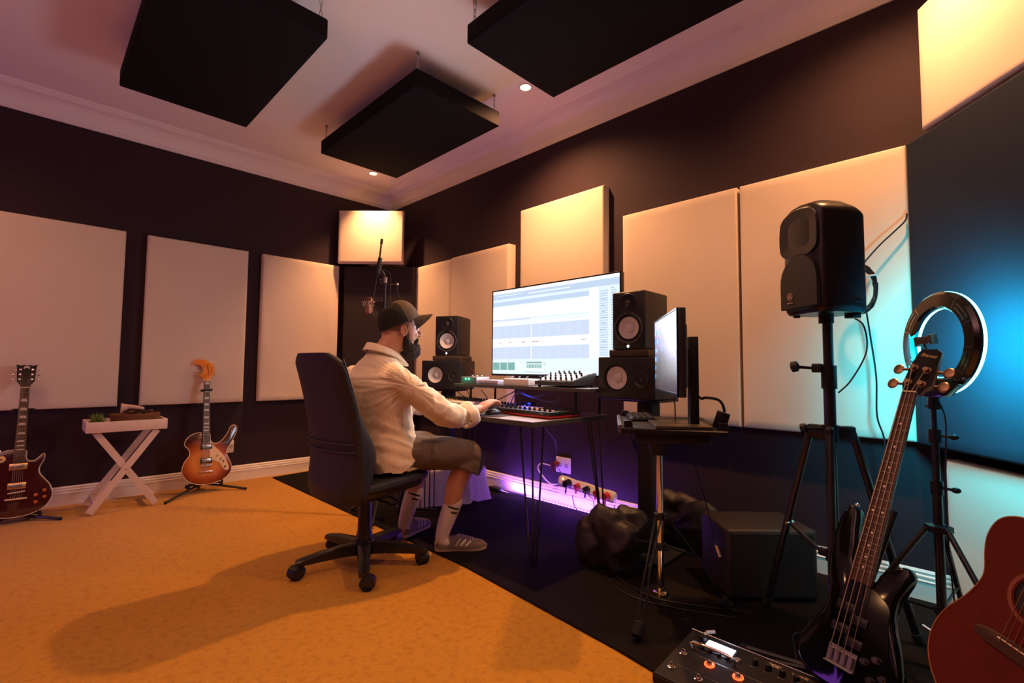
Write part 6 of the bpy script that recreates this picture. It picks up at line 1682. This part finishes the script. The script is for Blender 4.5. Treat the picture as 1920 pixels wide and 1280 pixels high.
# power strip, plugs, adapters, LED strip
ps = thing('power_strip', 'white multi-way power strip leaning on the baseboard with red and black plugs', 'power strip', mat4=Matrix.Translation((2.80, -.066, .185)) @ RY(R(5)) @ RX(R(-12)))
bm = new(); out = cm([(-.235, -.028), (-.20, -.036), (.20, -.036), (.235, -.028), (.245, 0), (.235, .028), (.20, .036), (.10, .032), (0, .036), (-.10, .032), (-.20, .036), (-.235, .028), (-.245, 0)], 3)
prism(bm, out, 0, .038, RX(R(90)), .008, 2); obj('casing', bm, M_white, ps)
for k in range(5):
    bm = new(); cyl(bm, (-.14 + .082 * k, -.0385, 0), (-.14 + .082 * k, -.036, 0), .022, n=20); obj('outlet', bm, mat('outlet_white', (.6, .58, .6), .4), ps)
bm = new(); sphere(bm, (-.20, -.040, .016), .007, 12, 8); obj('lit_switch', bm, emat('switch_glow', (1, .25, .06), 8), ps)
M_redp = mat('red_plug', (.55, .03, .03), .45)
def plug(label, p, m, r=.022, l=.035):
    o = Matrix.Translation(p); bm = new(); cyl(bm, o @ Vector((0, 0, 0)), o @ Vector((0, -l, 0)), r, r * .8, 14); tube(bm, [o @ Vector((0, -l * .6, -r * .5)), o @ Vector((0, -l * .8, -r * 1.6)), o @ Vector((0, -l * .8, -r * 2.2))], .006, 8)
    return tag(obj('plug', bm, m), label, 'plug')
PSM = Matrix.Translation((2.80, -.066, .185)) @ RY(R(5)) @ RX(R(-12))
for k, (m, lb) in enumerate(((M_blk, 'bulky black adapter plug at the left end of the power strip'), (M_redp, 'red plug next to the black adapter on the power strip'), (M_blk, 'black plug in the middle of the power strip'), (M_redp, 'red plug second from the right end of the power strip'), (M_redp, 'larger red plug nearest the right end of the power strip'))):
    p = PSM @ Vector((-.14 + .082 * k, -.040, -.002)); plug(lb, p, m, (.030, .021, .024, .020, .026)[k], (.045, .03, .035, .03, .035)[k])
plug('dark red plug in the double wall socket under the desk', Vector((2.47, -.0105, .300)), mat('dark_red', (.15, .015, .012), .4), .026, .05)
cable('white lead curving from the wall socket down to the power strip', [(2.44, -.05, .290), (2.36, -.07, .295), (2.34, -.08, .255), (2.40, -.08, .20), (2.47, -.085, .165), (2.53, -.08, .170), (2.565, -.08, .18)], .0045, M_white)
for k, (x, lb) in enumerate(((2.72, 'black lead dropping from the adapter on the power strip'), (2.98, 'black lead dropping from the second red plug'), (3.065, 'black lead dropping from the larger red plug'), (2.90, 'black lead dropping from the middle plug of the power strip'))):
    cable(lb, [(x, -.135, .135), (x + .005, -.14, .10), (x + .02, -.13, .05), (x + .07, -.12, .014), (x + .12, -.13, .013)], .003)
cable('black lead trailing down from the desk to the wall socket plug', [(2.60, -.40, .70), (2.58, -.30, .62), (2.57, -.15, .50), (2.52, -.08, .38), (2.475, -.075, .285)], .0028)
cable('black lead sagging from the wall socket along the skirting', [(2.52, -.06, .28), (2.62, -.07, .215), (2.68, -.13, .205), (2.78, -.14, .20), (2.90, -.14, .14)], .003)
t = thing('led_strip', 'flexible strip of violet LEDs lying along the foot of the back wall', 'light strip', (2.66, -.046, .010))
bm = new(); box(bm, (1.0, .010, .003), (0, 0, .0015)); obj('tape', bm, M_white, t)
M_vled = emat('violet_led', (.55, .22, 1.0), 26)
for k in range(34):
    bm = new(); box(bm, (.008, .006, .003), (-.485 + .0294 * k, 0, .0045)); obj('led', bm, M_vled, t)
t = thing('power_adapter', 'flat black power adapter with a violet-lit edge on the rug by the cloth', 'adapter', (1.90, -.10, .0095), R(-8))
bm = new(); box(bm, (.13, .06, .032), (0, 0, .016), .006, 2); obj('case', bm, M_blk, t)
cable('black lead running along the skirting from the adapter to the LED strip', [(1.97, -.10, .025), (2.03, -.08, .016), (2.10, -.055, .015), (2.18, -.05, .014)], .003)
# multi-effects floor pedal
PM_ = Matrix.Translation((4.035, -1.118, .0092))
t = thing('effects_pedal', 'black multi-effects floor pedal with a bright display and two red-lit switches', 'pedal board', mat4=PM_)   # back edge along +x, front towards -y
pw, pd = .50, .30
def tp(x, y): return Vector((x, -y, .060 - .028 * (y / pd)))
bm = new(); rings = [[Vector((x, 0, 0)), Vector((x, 0, .060)), Vector((x, -pd, .032)), Vector((x, -pd, 0))] for x in (0, pw)]
ring_loft(bm, rings); bmesh.ops.recalc_face_normals(bm, faces=bm.faces)
bmesh.ops.bevel(bm, geom=bm.edges[:], offset=.004, segments=2, affect='EDGES'); obj('chassis', bm, mat('pedal_paint', (.014, .010, .008), .6, var=.2, spec=.25), t)
sl2 = math.atan2(.028, pd)
def TPm(x, y, h_=0): p = tp(x, y); return Matrix.Translation((p.x, p.y, p.z + h_)) @ RX(sl2)
bm = new(); box(bm, (pw, .004, .006), (pw / 2, -.004, .0615), .001, 1); obj('edge_trim', bm, M_steel, t)
bm = new(); box(bm, (.120, .062, .004), (0, 0, .001), .001, 1, M=TPm(.115, .058)); obj('display_frame', bm, M_blk, t)
bm = new(); box(bm, (.092, .040, .002), (0, 0, .0035), M=TPm(.120, .050)); obj('display', bm, emat('lcd_glow', (.80, .82, 1.0), 3.2), t)
light('lcd_glow_lamp', 'POINT', tuple(PM_ @ (TPm(.12, .05, .05) @ Vector((0, 0, 0)))), .12, (.7, .75, 1), shadow_soft_size=.02)
for k in range(4):
    bm = new(); lathe(bm, [(.007, 0), (.006, .010), (0, .010)], 14, TPm(.075 + .028 * k, .086)); obj('soft_knob', bm, M_blk, t)
bm = new(); lathe(bm, [(.012, 0), (.011, .016), (0, .016)], 18, TPm(.058, .040)); obj('select_knob', bm, M_blk, t)
bm = new(); lathe(bm, [(.011, 0), (.012, .003), (.009, .006), (0, .007)], 18, TPm(.185, .070)); obj('view_button', bm, M_steel, t)
bm = new(); p0, p1 = tp(.045, .105), tp(.185, .105)
tube(bm, [p0 + Vector((0, 0, 0)), p0 + Vector((.006, 0, .024)), p1 + Vector((-.006, 0, .024)), p1], .0048, 10, 3); obj('guard_bar', bm, M_chrome, t)
for k in range(6):
    x = .235 + .040 * k
    bm = new(); lathe(bm, [(.0095, 0), (.0085, .018), (0, .019)], 16, TPm(x, .052)); obj('amp_knob', bm, M_blk, t)
    bm = new(); box(bm, (.020, .003, .001), (0, 0, .0006), M=TPm(x, .072)); obj('knob_mark', bm, M_steel, t)
M_ink = mat('pedal_ink', (.80, .58, .36), .5)
text('lettering', 'POD', .019, M_ink, t, TPm(.285, .024, .0008), .0003, bold=.0007)
text('lettering', 'HD500X', .016, M_ink, t, TPm(.365, .026, .0008), .0003)
M_rl = emat('red_led', (1.0, .07, .015), 4)
for i, (x, y, lit) in enumerate(((.035, .150, 0), (.125, .150, 1), (.215, .150, 1), (.305, .150, 0), (.395, .150, 0), (.035, .235, 0), (.125, .235, 0), (.215, .235, 0), (.305, .235, 0), (.395, .235, 0))):
    bm = new(); lathe(bm, [(.0125, 0), (.0125, .003), (.009, .004), (.0075, .012), (.0055, .015), (0, .0155)], 20, TPm(x, y)); fs = obj('footswitch', bm, M_chrome, t)
    if lit:
        bm = new(); annulus(bm, .012, .0165, .001, .004, 28, TPm(x, y)); obj('red_ring', bm, M_rl, fs)
    bm = new(); box(bm, (.07, .0015, .0008), (0, 0, .0005), M=TPm(x + .04, y - .022)); obj('divider_line', bm, M_steel, t)
bm = new(); prism(bm, [(.432, -.29), (.492, -.29), (.492, -.09), (.432, -.09)], .045, .060, RX(R(0)), .004, 2); obj('treadle', bm, M_rubber, t)
cable('thin black cable snaking over the rug from the pedal to the loudspeaker tripod', [(4.10, -1.10, .04), (4.12, -1.04, .016), (4.17, -1.00, .014), (4.25, -1.02, .014), (4.33, -.97, .014), (4.30, -.86, .014), (4.28, -.76, .014), (4.36, -.66, .014), (4.48, -.56, .014)], .0032)
bm = new(); cyl(bm, (4.085, -1.115, .075), (4.105, -1.09, .075), .006, n=10); cyl(bm, (4.085, -1.115, .068), (4.085, -1.125, .075), .005, n=8)
tag(obj('jack_plug', bm, M_nut), 'small pale jack plug at the back edge of the floor pedal', 'plug')
cable('pair of black cables lying across the rug towards the subwoofer', [(3.50, -.80, .013), (3.62, -.86, .013), (3.78, -.88, .013), (3.95, -.80, .013), (4.04, -.75, .013)], .0035)
cable('black cable curving from the equipment stand foot along the rug', [(3.46, -.84, .013), (3.60, -.93, .013), (3.75, -.94, .013), (3.92, -.88, .013), (4.08, -.80, .013)], .003)
cable('white cable tail lying on the rug near the ring light stand', [(4.62, -.32, .013), (4.67, -.37, .014), (4.72, -.36, .02), (4.735, -.33, .03)], .004, M_white)
t = thing('cable_connector', 'small connector with a glinting tip hanging against the dark bag', 'connector', (3.955, -.70, .245))
bm = new(); cyl(bm, (0, 0, 0), (.022, -.012, -.04), .008, n=12); obj('barrel', bm, M_gold, t)
bm = new(); cyl(bm, (-.004, .002, .008), (0, 0, 0), .005, n=12); obj('tip', bm, M_chrome, t)
cable('lead of the small connector rising to the tray', [(3.952, -.698, .252), (3.93, -.69, .34), (3.90, -.72, .50), (3.88, -.80, .68), (3.87, -.88, .735)], .0025)

# made-up uplighter, out of view behind the camera, added to brighten the ceiling
t = thing('added_uplighter', 'made-up black uplighter added unseen behind the camera to brighten the ceiling', 'lamp', (4.2, -3.9, 0))
bm = new(); lathe(bm, [(0, .0), (.13, .0), (.13, .015), (.02, .03), (.0, .03)], 32); obj('base', bm, M_blkmetal, t)
bm = new(); cyl(bm, (0, 0, .02), (0, 0, 1.60), .012, n=14); obj('pole', bm, M_blkmetal, t)
bm = new(); lathe(bm, [(.02, 1.585), (.09, 1.60), (.16, 1.66), (.157, 1.66), (.088, 1.605), (.02, 1.59)], 32); obj('bowl_shade', bm, M_blkmetal, t)
bm = new(); sphere(bm, (0, 0, 1.625), .025, 14, 10); obj('bulb', bm, emat('added_uplight_bulb', (1, .55, .4), 8), t)  # glowing bulb of the added uplighter
